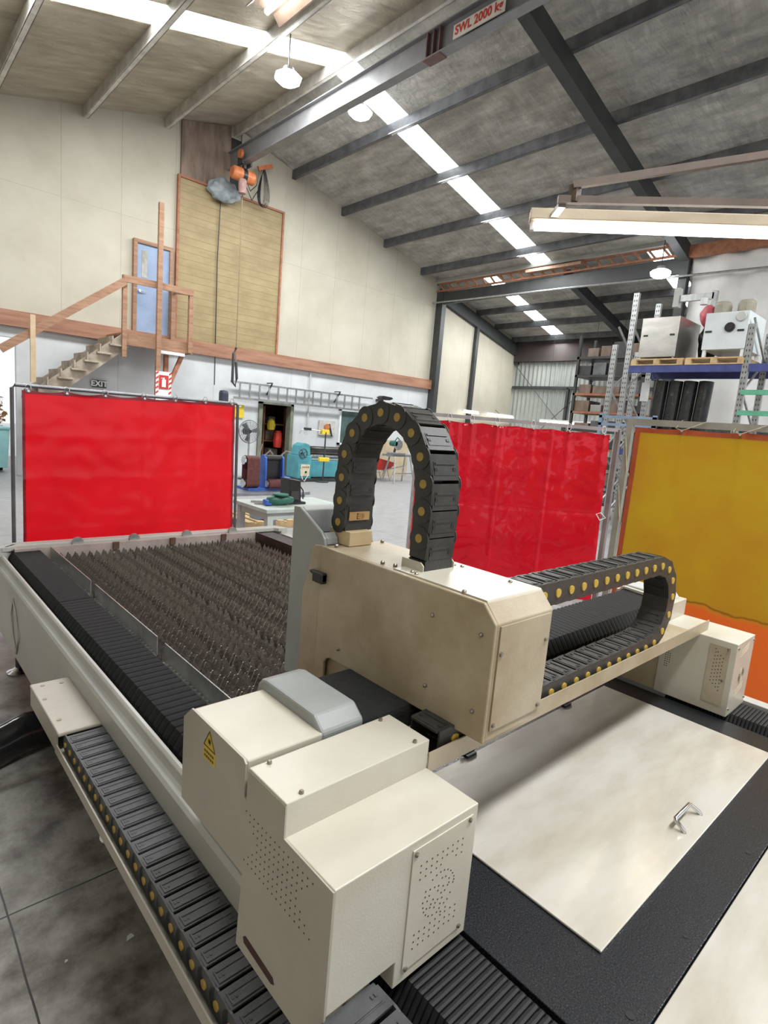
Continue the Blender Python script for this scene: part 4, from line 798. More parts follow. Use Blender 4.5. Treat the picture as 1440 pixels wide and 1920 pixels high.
def stadium(c, r_, x_lo, x_hi, pitch):
    """lower run towards +u, half circle at u=c, upper run back; returns (u, v) list"""
    L1 = c[0] - x_lo; La = math.pi * r_; L2 = c[0] - x_hi; T = L1 + La + L2; n = int(T / pitch); out = []
    for i in range(n + 1):
        s = i * pitch
        if s < L1: out.append((x_lo + s, c[1] - r_))
        elif s < L1 + La: a = (s - L1) / r_ - math.pi / 2; out.append((c[0] + r_ * math.cos(a), c[1] + r_ * math.sin(a)))
        else: out.append((c[0] - (s - L1 - La), c[1] + r_))
    return out
pts = [(u, 0.7575, v) for u, v in stadium((1.925, 1.229), 0.1385, 0.868, 1.15, 0.0645)]
pts.reverse()
chain('gantry_drag_chain', 'black drag chain with yellow pins looping over the gantry tray', pts, (0, 1, 0), 0.085, 0.0315, BLACKP, YELP, discs=False, pin_r=0.36, sides=(-1,))
arch = [(1.242, 1.470), (1.241, 1.531), (1.240, 1.596), (1.235, 1.661), (1.208, 1.720), (1.161, 1.763), (1.100, 1.779), (1.038, 1.770), (0.984, 1.735), (0.947, 1.681), (0.929, 1.618), (0.926, 1.553), (0.927, 1.487), (0.929, 1.425)]
arch = [(1.0375, y, z) for y, z in arch]
c0 = chain('head_drag_chain', 'tall arched black drag chain with dull yellow pins on top of the head cover', arch, (-1, 0, 0), 0.100, 0.0285, BLACKP, YELD, pin_r=0.38, sides=(1,))
q = MB().box(0.999, 1.072, 1.209, 1.213, 1.478, 1.502).build('maker_plate', M('brass_plate', (0.50, 0.31, 0.13), (0.38, 0.22, 0.08), 8, 0.4), c0)
b = MB()
for x0, x1, z0, z1 in ((1.026, 1.029, 1.482, 1.498), (1.026, 1.040, 1.482, 1.485), (1.026, 1.040, 1.489, 1.491), (1.026, 1.040, 1.495, 1.498), (1.044, 1.047, 1.482, 1.498), (1.050, 1.052, 1.484, 1.496)): b.box(x0, x1, 1.2082, 1.2092, z0, z1)
b.build('raised_mark', M('brass_mark', (0.36, 0.2, 0.07), (0.3, 0.16, 0.05), 8, 0.4), q)
for (y, z) in ((1.241, 1.452), (0.929, 1.412)):
    b = MB(); b.box(0.989, 1.086, y - 0.028, y + 0.028, z - 0.004, z + 0.022); b.build('chain_foot', BLACKP, c0)
run = stadium((0.0, 0.692), 0.107, -2.0, -0.60, 0.056)
pts = [(0.5415, -u, v) for u, v in run]
chain('bed_drag_chain', 'long dusty black drag chain lying in the tray beside the bed', pts, (1, 0, 0), 0.122, 0.0330, CHAING, YELD, discs=False, pin_r=0.30, sides=(-1,))
# duct on the floor at the left
b = MB()
def duct(u, v):
    a = v * 2 * math.pi; x = -0.7 + 1.5 * u; y = 2.87 + 0.33 * (x + 0.0) * (0.6 + 0.4 * u)
    return (x, y + 0.085 * math.cos(a), 0.10 + 0.10 * math.sin(a) + 0.008 * math.sin(u * 40))
b.grid(duct, 40, 20); tag(b.build('flexible_duct', M('glossy_black_duct', (0.02, 0.02, 0.021), (0.012, 0.012, 0.013), 5, 0.18), smooth=True), 'glossy black flexible duct on the floor running under the chain tray', 'duct')
for k, (x, y, s_) in enumerate(((0.587, 1.696, 0.026), (0.413, 1.734, 0.010))):
    tag(MB().prism([(x, y), (x + s_, y + s_ * 0.2), (x + s_ * 0.8, y + s_ * 0.7), (x + s_ * 0.3, y + s_ * 0.6)], 'z', 0, 0.004).build('paper_scrap', WHITE), ('larger' if k == 0 else 'tiny') + ' white paper scrap on the concrete floor left of the chain tray', 'scrap')
# ------------------------------------------------------------------ welding screens
def curtain_mat(name, c, c2, trans, rough, bump=0.0, backlight_and_stain=None):
    m = bpy.data.materials.new(name); m.use_nodes = True; nt = m.node_tree; N = nt.nodes; L = nt.links
    P = N['Principled BSDF']; out = N['Material Output']
    P.inputs['Roughness'].default_value = rough; P.inputs['Specular IOR Level'].default_value = 0.6
    tc = N.new('ShaderNodeTexCoord'); n1 = N.new('ShaderNodeTexNoise'); n1.inputs['Scale'].default_value = 2.2; n1.inputs['Detail'].default_value = 7
    L.new(tc.outputs['Object'], n1.inputs['Vector'])
    cr = N.new('ShaderNodeValToRGB'); cr.color_ramp.elements[0].color = (*c2, 1); cr.color_ramp.elements[1].color = (*c, 1)
    cr.color_ramp.elements[0].position = 0.35; cr.color_ramp.elements[1].position = 0.6
    L.new(n1.outputs['Fac'], cr.inputs[0]); csock = cr.outputs[0]
    if backlight_and_stain:
        zc, gc, gl = backlight_and_stain  # orange lower band painted in for backlight; the thin line is a stain
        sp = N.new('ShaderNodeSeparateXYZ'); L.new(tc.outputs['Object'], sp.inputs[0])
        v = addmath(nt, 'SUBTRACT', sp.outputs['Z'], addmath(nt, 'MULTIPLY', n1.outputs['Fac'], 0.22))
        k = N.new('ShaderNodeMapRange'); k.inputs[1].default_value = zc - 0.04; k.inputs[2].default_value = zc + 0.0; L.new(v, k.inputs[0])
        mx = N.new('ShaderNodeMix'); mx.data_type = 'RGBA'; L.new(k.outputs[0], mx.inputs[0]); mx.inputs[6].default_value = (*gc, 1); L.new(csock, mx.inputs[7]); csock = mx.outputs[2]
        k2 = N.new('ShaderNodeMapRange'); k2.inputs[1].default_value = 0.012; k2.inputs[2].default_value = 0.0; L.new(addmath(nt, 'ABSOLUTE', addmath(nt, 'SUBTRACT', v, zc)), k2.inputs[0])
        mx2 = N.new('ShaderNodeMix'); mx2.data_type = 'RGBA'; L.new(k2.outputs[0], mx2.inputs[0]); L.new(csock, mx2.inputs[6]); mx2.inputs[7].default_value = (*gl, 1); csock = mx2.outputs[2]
    L.new(csock, P.inputs['Base Color'])
    T = N.new('ShaderNodeBsdfTranslucent'); L.new(csock, T.inputs['Color'])
    ms = N.new('ShaderNodeMixShader'); ms.inputs[0].default_value = trans
    L.new(P.outputs[0], ms.inputs[1]); L.new(T.outputs[0], ms.inputs[2]); L.new(ms.outputs[0], out.inputs[0])
    if bump:
        n2 = N.new('ShaderNodeTexNoise'); n2.inputs['Scale'].default_value = 4.5; n2.inputs['Detail'].default_value = 4; n2.inputs['Distortion'].default_value = 1.4; L.new(tc.outputs['Object'], n2.inputs['Vector'])
        bb = N.new('ShaderNodeBump'); bb.inputs['Strength'].default_value = bump; bb.inputs['Distance'].default_value = 0.03; L.new(n2.outputs['Fac'], bb.inputs['Height']); L.new(bb.outputs[0], P.inputs['Normal']); L.new(bb.outputs[0], T.inputs['Normal'])
    return m
RED1 = curtain_mat('red_screen_pvc', (0.80, 0.010, 0.020), (0.70, 0.007, 0.014), 0.5, 0.25, 0.10)
RED2 = curtain_mat('glossy_red_pvc', (0.60, 0.007, 0.020), (0.50, 0.005, 0.016), 0.42, 0.06, 0.16)
HEMR = M('dark_red_hem', (0.25, 0.01, 0.02), (0.18, 0.008, 0.015), 6, 0.35)
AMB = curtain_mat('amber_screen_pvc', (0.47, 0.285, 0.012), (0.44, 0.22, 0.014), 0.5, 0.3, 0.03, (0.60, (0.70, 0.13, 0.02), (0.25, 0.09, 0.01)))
HEMO = M('orange_hem', (0.45, 0.09, 0.03), (0.36, 0.06, 0.02), 6, 0.4)
def V3(p0, d, s, n, o, z): return (p0[0] + d[0] * s + n[0] * o, p0[1] + d[1] * s + n[1] * o, z)
def creases(s, z, ks, kz, amp):
    v = 0.0
    for k in ks: v += amp * max(0, 1 - abs(s - k) / 0.03)
    for k in kz: v -= amp * max(0, 1 - abs(z - k) / 0.03)
    return v
# screen 1: left red
t = thing('welding_screen', (1.75, 5.0, 0), 'bright matt red welding screen behind the left end of the bed', 'screen')
PIPE = M('thin_screen_pipe', (0.16, 0.16, 0.17), (0.10, 0.10, 0.11), 5, 0.35, metal=0.5)
b = MB(); b.tube([(0.85, 5, 0.02), (0.85, 5, 1.79), (0.87, 5, 1.812), (2.64, 5, 1.827), (2.665, 5, 1.81), (2.70, 5, 0.02)], 0.014, 8)
for x in (0.85, 2.70): b.beam((x, 4.7, 0.02), (x, 5.3, 0.02), 0.03, 0.03)
b.build('frame', PIPE, t)
def c1(u, v):
    x = 0.92 + 1.70 * u + 0.04 * (1 - v) * u; z = 0.12 + 1.66 * v + 0.045 * u * v - 0.018 * abs(math.sin(u * 6 * math.pi)) * (v > 0.99)
    o = 0.012 * noise.noise(Vector((u * 5, v * 5, 0))) + 0.006 * noise.noise(Vector((u * 14, v * 16, 3))) + creases(u, v, (0.27, 0.52, 0.78), (0.35, 0.6, 0.80), 0.004)
    return (x, 4.985 + o, z)
cu = MB().grid(c1, 90, 80).build('curtain', RED1, t, smooth=True)
b = MB(); b.grid(lambda u, v: (lambda p: (p[0], p[1] - 0.004, p[2]))(c1(u, 0.985 + 0.02 * v)), 60, 1); b.grid(lambda u, v: (lambda p: (p[0] - 0.012, p[1] - 0.004, p[2]))(c1(0.012 * u, v)), 1, 40); b.grid(lambda u, v: (lambda p: (p[0] + 0.006, p[1] - 0.004, p[2]))(c1(0.988 + 0.012 * u, v)), 1, 40); b.build('hem', HEMR, cu)
for x in (0.95, 1.207, 1.485, 1.793, 2.057, 2.332, 2.594):
    z = 1.775 + 0.045 * (x - 0.92) / 1.7; b = MB(); b.tube([(x + 0.02 * math.cos(a * math.pi / 5), 4.98, z + 0.018 + 0.03 * math.sin(a * math.pi / 5)) for a in range(10)], 0.003, 5, True); b.cyl((x, 4.97, z), (x, 4.98, z), 0.009, 10)
    b.build('eyelet', CHROME, cu)
# screen 2: middle glossy red, set diagonally
P0 = (4.18, 4.157); D = (0.731, -0.682); NN = (-0.682, -0.731)
t = thing('welding_screen', (4.94, 3.44, 0), 'glossy creased red welding screen behind the arched drag chain', 'screen')
FRB = M('grey_brown_tube', (0.22, 0.18, 0.175), (0.15, 0.12, 0.12), 5, 0.45)
b = MB(); b.beam(V3(P0, D, 0.06, NN, 0, 0), V3(P0, D, 0.06, NN, 0, 1.885), 0.03, 0.03); b.build('frame_post', CHROME, t)
MB().beam(V3(P0, D, 2.085, NN, 0, 0), V3(P0, D, 2.085, NN, 0, 1.893), 0.045, 0.045).build('frame_post', FRB, t)
MB().beam(V3(P0, D, 0.04, NN, 0, 1.893), V3(P0, D, 2.10, NN, 0, 1.888), 0.035, 0.035).build('top_rail', M('pale_rail', (0.36, 0.33, 0.34), (0.28, 0.25, 0.26), 5, 0.4), t)
for s_ in (0.06, 2.085): MB().beam(V3(P0, D, s_, NN, -0.3, 0.02), V3(P0, D, s_, NN, 0.3, 0.02), 0.04, 0.04).build('frame_foot', FRB, t)
hooks = (0.12, 0.36, 0.59, 0.845, 1.21, 1.575, 1.93)
def c2(u, v):
    s = 0.075 + (1.915 + 0.045 * (1 - v)) * u; z = 0.10 + 1.745 * v
    fold = 0.0
    for hk in hooks: fold += 0.020 * math.exp(-((s - hk) / (0.02 + 0.10 * (1 - v))) ** 2) * max(0, (v - 0.55) / 0.45)
    o = 0.02 * noise.noise(Vector((u * 4, v * 3, 7))) + 0.020 * noise.noise(Vector((u * 9, v * 14, 2))) * (0.25 + 0.75 * v * v) + 0.006 * noise.noise(Vector((u * 26, v * 30, 5))) * v + creases(s, z, (0.46, 0.90, 1.40), (1.02,), 0.010) + fold
    if v > 0.99: z -= 0.012 * abs(math.sin(s * 9))
    return V3(P0, D, s, NN, 0.03 + o, z)
cu = MB().grid(c2, 150, 120).build('curtain', RED2, t, smooth=True)
for hk in hooks:
    b = MB(); b2 = MB(); c_ = V3(P0, D, hk, NN, 0.02, 1.88)
    b.tube([(c_[0] + D[0] * 0.02 * math.cos(a * math.pi / 5) + NN[0] * 0.02 * math.sin(a * math.pi / 5) * 0.2, c_[1] + D[1] * 0.02 * math.cos(a * math.pi / 5), c_[2] + 0.036 * math.sin(a * math.pi / 5)) for a in range(10)], 0.0035, 5, True)
    p = V3(P0, D, hk, NN, 0.056, 1.835); p2 = V3(P0, D, hk, NN, 0.064, 1.835); b2.cyl(p, p2, 0.011, 10)
    b.build('hanging_ring', WHITE, t); b2.build('eyelet', CHROME, cu)
tag(MB().tube([V3(P0, D, 1.96, NN, 0.04, 1.02), V3(P0, D, 2.0, NN, 0.05, 1.04), V3(P0, D, 2.06, NN, 0.04, 0.99), V3(P0, D, 2.0, NN, 0.05, 0.96)], 0.006, 6, True).build('white_tie', WHITE, t), None)
# screen 3: amber
t = thing('welding_screen', (4.3, 0.9, 0), 'amber welding screen with orange hem standing right of the gantry', 'screen')
KHA = M('khaki_frame_tube', (0.33, 0.31, 0.26), (0.25, 0.23, 0.19), 5, 0.45)
MB().beam((4.3, 1.975, 0), (4.3, 1.975, 1.945), 0.045, 0.045).build('frame_post', KHA, t); MB().beam((4.3, -0.85, 0), (4.3, -0.85, 1.945), 0.045, 0.045).build('frame_post', KHA, t)
MB().beam((4.3, 2.0, 1.925), (4.3, -0.87, 1.925), 0.04, 0.045).build('top_rail', KHA, t)
for y in (1.975, -0.85): MB().beam((4.0, y, 0.02), (4.6, y, 0.02), 0.04, 0.04).build('frame_foot', KHA, t)
eye = (1.593, 1.228, 0.86, 0.5, 0.14, -0.22, -0.58)
def c3(u, v):
    y = 1.93 - 2.74 * u; z = 0.06 + 1.83 * v; fold = 0
    for e in eye: fold += 0.016 * math.exp(-((y - e) / (0.007 + 0.03 * (1 - v))) ** 2) * max(0, (v - 0.5) / 0.5)
    if v > 0.99: z -= 0.008 * abs(math.sin(y * 8))
    return (4.29 - fold + 0.012 * noise.noise(Vector((u * 5, v * 3, 11))), y, z)
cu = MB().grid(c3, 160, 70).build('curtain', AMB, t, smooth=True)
b = MB(); b.grid(lambda u, v: (lambda p: (p[0] - 0.004, p[1], p[2]))(c3(u, 0.978 + 0.022 * v)), 120, 1); b.grid(lambda u, v: (lambda p: (p[0] - 0.004, p[1], p[2]))(c3(0.014 * u, v)), 1, 40); b.build('hem', HEMO, cu)
ROPE = M('rope', (0.55, 0.47, 0.33), (0.4, 0.33, 0.22), 30, 0.8)
for e in eye:
    b = MB(); b2 = MB(); b.cyl((4.262, e, 1.878), (4.272, e, 1.878), 0.009, 10)
    b2.tube([(4.268, e, 1.88), (4.27, e + 0.045, 1.895), (4.30, e + 0.02, 1.952)], 0.003, 5); b2.tube([(4.268, e, 1.88), (4.265, e - 0.06, 1.905), (4.27, e - 0.15, 1.948)], 0.003, 5); b.build('eyelet', CHROME, cu); b2.build('rope_tie', ROPE, t)
for z in (1.53, 1.16): b = MB(); b2 = MB(); b2.tube([(4.27, 1.94, z), (4.27, 1.96, z + 0.12), (4.275, 1.99, z + 0.28)], 0.0035, 5); b.cyl((4.268, 1.928, z), (4.276, 1.928, z), 0.01, 10); b.build('eyelet', CHROME, cu); b2.build('rope_tie', ROPE, t)
# ------------------------------------------------------------------ workbenches behind the left screen
BW = M('pale_bench_paint', (0.50, 0.56, 0.52), (0.4, 0.45, 0.42), 4, 0.5); BG = M('steel_bench_top', (0.36, 0.38, 0.42), (0.25, 0.27, 0.30), 4, 0.35, metal=0.4)
t = thing('white_workbench', (3.7, 5.6, 0), 'pale painted workbench with square legs behind the bed', 'workbench')
MB().box(3.18, 4.3, 5.23, 5.98, 0.71, 0.75).build('worktop', BW, t, bevel=0.003); b = MB(); b.box(3.29, 4.2, 5.27, 5.30, 0.63, 0.71); b.box(3.23, 3.26, 5.34, 5.88, 0.63, 0.71); b.build('apron', BW, t)
for x in (3.22, 4.2):
    for y in (5.27, 5.88): MB().box(x, x + 0.07, y, y + 0.07, 0, 0.71).build('leg', BW, t)
t = thing('steel_workbench', (3.7, 6.7, 0), 'grey steel workbench carrying the blue belt sander', 'workbench')
MB().box(2.85, 4.45, 6.25, 7.05, 0.74, 0.78).build('worktop', BG, t, bevel=0.003)
for x in (2.9, 4.33):
    for y in (6.28, 6.96): MB().box(x, x + 0.06, y, y + 0.06, 0, 0.74).build('leg', BG, t)
t = thing('belt_sander', (3.9, 6.5, 0.78), 'blue and maroon belt sander on the grey steel workbench', 'sander')
MB().box(3.62, 4.25, 6.42, 6.72, 0.78, 0.81).build('base', BLUE, t, bevel=0.004)
b = MB()
def belt(u, v):
    L_ = u * 2; c_ = (3.72, 6.55); hh = 0.16
    if L_ < 1: a = math.pi * L_; return (3.60 + 0.18 * v, 6.5 + 0.07 * math.cos(a), 1.16 + 0.06 * math.sin(a))
    a = math.pi * L_; return (3.60 + 0.18 * v, 6.5 + 0.07 * math.cos(a), 0.87 + 0.06 * math.sin(a))
b.grid(belt, 24, 1); b.add([belt(0, 0), belt(0, 1), belt(1, 1), belt(1, 0)], [(0, 1, 2, 3)]); b.build('vertical_belt', ABRA, t, solid=0.003)
for z in (1.16, 0.87): MB().cyl((3.575, 6.5, z), (3.79, 6.5, z), 0.055, 16).build('belt_roller', CHROME, t)
for x in (3.86, 4.12): MB().prism([(6.43, 0.80), (6.45, 1.20), (6.50, 1.24), (6.58, 1.22), (6.60, 0.80)], 'x', x, x + 0.03).build('side_frame', BLUE, t, bevel=0.005)
MB().box(3.90, 4.12, 6.50, 6.56, 0.85, 1.18).build('platen', BLACK, t); MB().cyl((3.88, 6.5, 1.20), (4.13, 6.5, 1.20), 0.035, 14).build('top_roller', DSTEEL, t)
MB().cyl((3.88, 6.40, 0.87), (4.10, 6.40, 0.87), 0.062, 20).build('lower_drum', ABRA, t); MB().cyl((3.865, 6.40, 0.87), (3.88, 6.40, 0.87), 0.045, 16).build('drum_hub', CHROME, t)
MB().box(4.10, 4.20, 6.36, 6.46, 0.82, 0.96).build('drum_guard', BLUE, t, bevel=0.01)
MB().tube([(3.86, 6.46, 1.24), (3.92, 6.44, 1.30), (3.96, 6.44, 1.25)], 0.01, 6).build('tension_lever', CHROME, t); MB().tube([(4.10, 6.46, 1.24), (4.16, 6.44, 1.30), (4.24, 6.44, 1.29)], 0.01, 6).build('tension_lever', CHROME, t)
t = thing('black_control_box', (3.76, 5.62, 0.75), 'black steel box with cable standing on the pale workbench', 'box')
b = MB(); b.prism([(3.66, 0.75), (3.83, 0.75), (3.81, 1.02), (3.66, 1.04)], 'y', 5.55, 5.75); b.build('casing', BLACK, t, bevel=0.006)
MB().box(3.68, 3.79, 5.543, 5.55, 0.80, 0.90).build('window', DSTEEL, t); MB().box(3.63, 3.86, 5.50, 5.60, 0.75, 0.775).build('foot', BLACK, t)
MB().tube([(3.81, 5.6, 0.98), (3.87, 5.58, 0.9), (3.86, 5.56, 0.8)], 0.008, 6).build('cable', BLACK, t)
t = thing('angle_grinder', (3.42, 5.5, 0.75), 'green power tool lying on the pale workbench', 'power tool')
MB().lathe([(0, -0.17), (0.04, -0.16), (0.055, -0.05), (0.055, 0.08), (0.035, 0.16), (0, 0.17)], (3.50, 5.48, 0.81), 'x', 14).build('body', M('dark_green', (0.03, 0.14, 0.10), (0.02, 0.10, 0.07), 8, 0.4), t, smooth=True)
MB().lathe([(0, -0.01), (0.09, -0.008), (0.09, 0.008), (0, 0.01)], (3.50, 5.48, 0.875), n=18).build('disc', M('dark_green_disc', (0.04, 0.18, 0.13), (0.03, 0.12, 0.09), 8, 0.5), t)
MB().box(3.30, 3.38, 5.45, 5.53, 0.76, 0.82).build('blue_head', BLUE, t, bevel=0.01)
for k, (x, y, l) in enumerate(((3.28, 5.75, 0.35), (3.30, 5.68, 0.3), (3.25, 5.62, 0.26))):
    tag(MB().beam((x, y, 0.762), (x + l * 0.8, y - l * 0.5, 0.762), 0.03, 0.02).build('steel_offcut', SILV), ('longest grey steel offcut at the back', 'middle grey steel offcut', 'shortest grey steel offcut in front')[k] + ' of the pale workbench', 'offcut', 'steel offcuts on the pale workbench')
t = thing('floor_pallet', (5.0, 8.1, 0), 'pale timber pallet on the floor beyond the workbenches', 'pallet')
for y in (7.6, 8.1, 8.55): MB().box(4.3, 5.9, y, y + 0.08, 0.0, 0.10).build('bearer', TIMP, t)
for k in range(9): MB().box(4.3 + 0.18 * k, 4.42 + 0.18 * k, 7.6, 8.63, 0.10, 0.12).build('slat', TIMP, t)
tag(MB().box(4.55, 4.85, 7.75, 8.0, 0.12, 0.32).build('blue_box', M('pale_blue_box', (0.22, 0.32, 0.52), (0.17, 0.25, 0.4), 6, 0.5), bevel=0.01), 'small pale blue box on the floor pallet', 'box')
for k, x in enumerate((5.0, 5.35)):
    tag(MB().lathe([(0.05, -0.08), (0.14, -0.08), (0.15, 0), (0.14, 0.08), (0.05, 0.08)], (x, 7.9, 0.27), 'x', 18).build('wire_spool', GREYP), ('left' if k == 0 else 'right') + ' grey wire spool lying on the floor pallet', 'spool', 'wire spools on the floor pallet')
# ------------------------------------------------------------------ pallet racking
t = thing('pallet_rack', (11.5, 3.3, 0), 'tall galvanised pallet racking with blue beams behind the amber screen', 'rack')
def upright(x, y, h_, par, face=-1):
    o = MB().box(x, x + 0.07, y - 0.05, y + 0.05, 0, h_).build('upright', GALV, par)
    b = MB(); z = 0.3
    while z < h_ - 0.05: b.box(x - 0.003, x, y - 0.028, y - 0.014, z, z + 0.035); b.box(x - 0.003, x, y + 0.014, y + 0.028, z, z + 0.035); z += 0.09
    tag(b.build('slot_holes', DSTEEL, o), kind='stuff'); return o
for y, hh in ((5.31, 4.60), (3.27, 3.90), (1.2, 3.9)):
    upright(11.0, y, hh, t); upright(12.0, y, hh, t)
    b = MB(); z = 0.4
    while z < hh - 0.7: b.beam((11.06, y, z), (12.0, y, z + 0.6), 0.03, 0.03); b.beam((12.0, y, z + 0.6), (11.06, y, z + 1.2), 0.03, 0.03); z += 1.2
    b.build('bracing', GALV, t)
for ya, yb in ((5.26, 3.32), (3.22, 1.25)):
    for x in (10.99, 12.02): MB().box(x, x + 0.05, yb, ya, 3.12, 3.25).build('beam', RBLUE, t, bevel=0.006)
    for x in (10.99, 12.02): MB().box(x, x + 0.05, yb, ya, 1.55, 1.67).build('beam', RBLUE, t, bevel=0.006)
for z in (2.74, 2.40): MB().box(10.95, 11.0, 1.25, 3.26, z, z + 0.08).build('green_rail', GREEN, t)
t = thing('second_rack_frame', (11.5, 5.62, 0), 'shorter galvanised rack frame with zigzag bracing left of the blue beams', 'rack')
upright(11.0, 5.60, 3.66, t); upright(12.0, 5.60, 3.66, t)
b = MB(); z = 0.4
while z < 3.0: b.beam((11.06, 5.6, z), (12.0, 5.6, z + 0.6), 0.03, 0.03); b.beam((12.0, 5.6, z + 0.6), (11.06, 5.6, z + 1.2), 0.03, 0.03); z += 1.2
b.build('bracing', GALV, t)
def pallet(y0, y1, z, label):
    t = thing('timber_pallet', (11.5, (y0 + y1) / 2, z), label, 'pallet', 'pallets on the blue rack beams')
    n = 7
    for k in range(n): MB().box(11.0 + 0.148 * k, 11.1 + 0.148 * k, y0, y1, z + 0.10, z + 0.125).build('deck_board', TIMP, t)
    for y in (y0, (y0 + y1) / 2 - 0.05, y1 - 0.1): MB().box(10.98, 12.03, y, y + 0.1, z + 0.02, z + 0.10).build('bearer', TIMP, t)
    MB().box(10.98, 11.08, y0, y1, z, z + 0.02).build('bottom_board', TIMP, t)
pallet(4.28, 5.22, 3.25, 'timber pallet under the bare stainless cabinet'); pallet(3.30, 4.24, 3.25, 'timber pallet under the white cabinet with the round gauge')
t = thing('stainless_cabinet', (11.5, 4.78, 3.375), 'stainless steel cabinet on the left rack pallet', 'cabinet')
MB().box(11.0, 12.0, 4.44, 5.12, 3.40, 4.12).build('casing', STAIN, t, bevel=0.01)
for y in (4.98, 4.50): MB().box(10.99, 11.0, y, y + 0.08, 3.78, 3.81).build('finger_slot', BLACK, t)
for y in (4.46, 5.06): MB().box(11.02, 11.06, y, y + 0.04, 3.375, 3.40).build('foot', STAIN, t)
t = thing('white_cabinet', (11.5, 3.65, 3.375), 'white cabinet with round gauge and port on the right rack pallet', 'cabinet')
MB().box(11.0, 11.9, 3.33, 4.01, 3.50, 4.12).build('casing', M('pale_blue_white', (0.66, 0.71, 0.72), (0.58, 0.63, 0.64), 3, 0.4), t, bevel=0.01)
for y in (3.34, 3.94):
    for x in (11.02, 11.8): MB().box(x, x + 0.06, y, y + 0.05, 3.375, 3.50).build('leg', WHITE, t)
MB().lathe([(0.0, 0), (0.07, 0), (0.08, 0.01), (0.08, 0.02)], (10.97, 3.45, 4.03), 'x', 20).build('gauge', GREYL, t); MB().lathe([(0, 0.0), (0.05, 0.0), (0.05, 0.01), (0.08, 0.01), (0.08, 0.03)], (10.96, 3.60, 3.86), 'x', 20).build('port', BLACK, t)
for y in (3.88, 3.38): MB().box(10.985, 11.0, y, y + 0.1, 3.79, 3.82).build('handle', BLACK, t)
for k, (y, z) in enumerate(((3.83, 4.12), (3.50, 4.12))):
    tag(MB().lathe([(0, 0), (0.14, 0), (0.14, 0.24), (0.13, 0.27), (0.10, 0.30), (0, 0.31)], (11.6, y + (0.13 if k == 0 else 0.08), z), n=24).build('beige_drum', TINB), ('left' if k == 0 else 'right') + ' beige tin drum standing on the white cabinet', 'drum', 'beige drums on the white cabinet')
def blob(c, r_, name, mat, label, cat, seed, par=None):
    b = MB()
    def fn(u, v):
        a = u * 2 * math.pi; e = (v - 0.5) * math.pi; q = Vector((math.cos(e) * math.cos(a), math.cos(e) * math.sin(a), math.sin(e)))
        k = 1 + 0.22 * noise.noise(q * 1.8 + Vector((seed, 0, 0))) ; return (c[0] + r_[0] * q.x * k, c[1] + r_[1] * q.y * k, c[2] + r_[2] * q.z * k)
    b.grid(fn, 28, 16); return tag(b.build(name, mat, par, smooth=True), label, cat)
blob((11.75, 4.18, 3.72), (0.2, 0.16, 0.36), 'wrapped_bundle', WRAP, 'dark plastic wrapped bundle between the two rack cabinets', 'bundle', 3)
blob((11.75, 4.22, 4.22), (0.18, 0.16, 0.2), 'red_sack', M('faded_red_sack', (0.50, 0.10, 0.12), (0.4, 0.07, 0.09), 6, 0.6), 'faded red sack behind the two rack cabinets', 'sack', 9)
t = thing('steel_bracket_arm', (12.5, 4.8, 4.4), 'grey steel bracket with clamps rising behind the stainless cabinet', 'bracket')
b = MB(); b.box(12.0, 12.1, 4.25, 4.33, 3.4, 4.75); b.box(12.0, 12.08, 4.3, 5.0, 4.60, 4.72); b.build('arm', GALV, t); MB().box(11.96, 12.12, 4.92, 5.02, 4.50, 4.86).build('clamp', GREYL, t)
MB().cyl((12.0, 4.45, 4.5), (12.0, 4.45, 4.62), 0.07, 14).build('round_lamp', WHITE, t)
blob((11.6, 2.9, 3.55), (0.4, 0.25, 0.16), 'scrap_bundle', M('grey_scrap', (0.35, 0.35, 0.35), (0.16, 0.16, 0.16), 8, 0.4, metal=0.4, bump=0.5, bscale=20), 'grey bundle of bent metal on the rack right of the white cabinet', 'bundle', 5)
for k, y in enumerate((4.88, 4.62, 4.36, 4.10)):
    tag(MB().cyl((11.5, y, 0.0), (11.56 + 0.02 * k, y - 0.06, 3.02), 0.125, 18).build('wrapped_roll', WRAP), ('leftmost', 'second from the left', 'third from the left', 'rightmost')[k] + ' of the tall black wrapped rolls under the blue beams', 'roll', 'black wrapped rolls under the rack beams')
tag(MB().box(11.40, 11.42, 4.98, 5.14, 2.62, 2.98).build('paper_notice', WHITE), 'white paper notice taped beside the black wrapped rolls', 'notice')
t = thing('blue_bar_frame', (10.4, 5.2, 0), 'pale blue bar frame standing at the foot of the rack', 'frame')
PB_ = M('pale_blue_steel', (0.22, 0.30, 0.42), (0.16, 0.22, 0.32), 6, 0.5)
for y in (5.35, 4.35): MB().box(10.4, 10.46, y, y + 0.06, 0, 2.3).build('post', PB_, t)
for z in (2.08, 2.22): MB().box(10.4, 10.45, 4.35, 5.41, z, z + 0.05).build('rail', PB_, t)
t = thing('stock_shelving', (13.0, 6.4, 0), 'dark shelving stacked with steel stock beyond the rack frame', 'shelving')
for y in (5.7, 7.3):
    for x in (12.7, 13.4): MB().box(x, x + 0.06, y, y + 0.06, 0, 4.2).build('post', DSTEEL, t)
zs = [0.3 + 0.42 * k for k in range(9)]
for z in zs: MB().box(12.7, 13.46, 5.7, 7.36, z, z + 0.05).build('shelf_board', DSTEEL if random.random() < 0.7 else TIMR, t)
cols = ((PURD, 'grey'), (DSTEEL, 'dark'), (PLY, 'brown'), (GREYP, 'pale grey'), (DSTEEL, 'dark'))
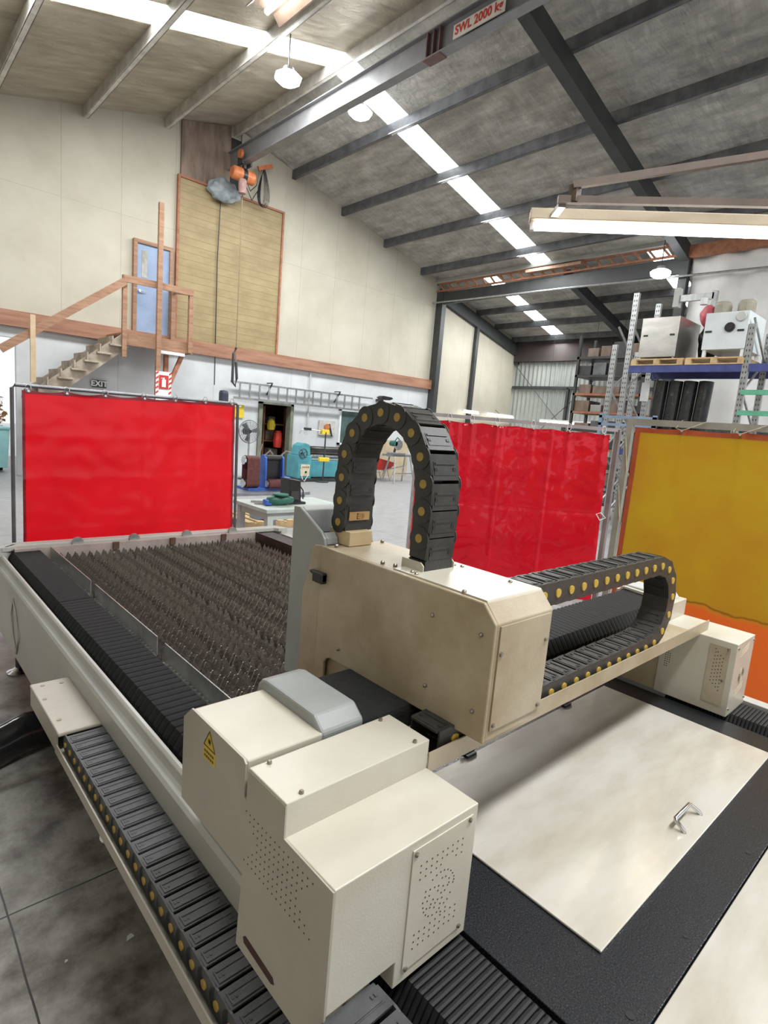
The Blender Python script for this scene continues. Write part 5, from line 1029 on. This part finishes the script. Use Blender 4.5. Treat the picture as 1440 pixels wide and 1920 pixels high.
for i, z in enumerate(zs):
    y = 5.80; j = 0
    while y < 7.1:
        w_ = random.uniform(0.22, 0.4); hh = random.uniform(0.15, 0.33); m_, nm = cols[random.randrange(5)]
        tag(MB().box(12.75, 13.3, y, y + w_, z + 0.05, z + 0.05 + hh).build('stock_crate', m_, bevel=0.01), nm + ' stock crate on shelf %s of the dark shelving, %s from its rack end' % (('one', 'two', 'three', 'four', 'five', 'six', 'seven', 'eight', 'nine')[i], ('first', 'second', 'third', 'fourth', 'fifth', 'sixth')[j]), 'crate', 'stock crates on the dark shelving')
        y += w_ + 0.05; j += 1
# ------------------------------------------------------------------ outside the open end door
struct(MB().box(-12, 12, 14.66, 40, -0.12, -0.02).build('floor_outside', M('bright_yard', (0.7, 0.7, 0.68), (0.6, 0.6, 0.58), 1, 0.8)))
t = thing('garden_shrub', (1.9, 16.3, 0), 'reddish leafy shrub outside the open end door', 'shrub')
b = MB(); rr = random.Random(4)
for k in range(900):
    a = rr.uniform(0, 6.28); e = rr.uniform(-1, 1); q = rr.uniform(0.5, 1.0); c_ = Vector((1.9 + 0.75 * q * math.cos(a) * math.sqrt(1 - e * e), 16.3 + 0.6 * q * math.sin(a), 1.25 + 0.8 * q * e))
    d1 = Vector((rr.uniform(-1, 1), rr.uniform(-1, 1), rr.uniform(-1, 1))).normalized() * 0.07; d2 = Vector((rr.uniform(-1, 1), rr.uniform(-1, 1), rr.uniform(-1, 1))).normalized() * 0.04
    b.add([c_ - d1, c_ + d2, c_ + d1, c_ - d2], [(0, 1, 2, 3)])
tag(b.build('leaves', M('rusty_leaves', (0.55, 0.22, 0.10), (0.35, 0.25, 0.08), 5, 0.6), t)); MB().cyl((1.9, 16.3, 0), (1.9, 16.3, 1.2), 0.05, 8).build('stem', TIMB, t)
t = thing('teal_bin', (2.25, 15.2, 0), 'pale teal wheeled bin by the open end door', 'bin')
MB().prism([(2.0, 0.1), (2.45, 0.1), (2.5, 0.95), (1.95, 0.95)], 'y', 15.0, 15.5).build('body', M('pale_teal', (0.35, 0.65, 0.66), (0.28, 0.55, 0.56), 4, 0.5), t, bevel=0.01)
MB().box(1.93, 2.52, 14.97, 15.55, 0.95, 1.0).build('lid', M('pale_teal', (0.35, 0.65, 0.66)), t, bevel=0.01); MB().cyl((2.02, 15.45, 0.08), (2.42, 15.45, 0.08), 0.08, 14).build('wheels', BLACK, t)
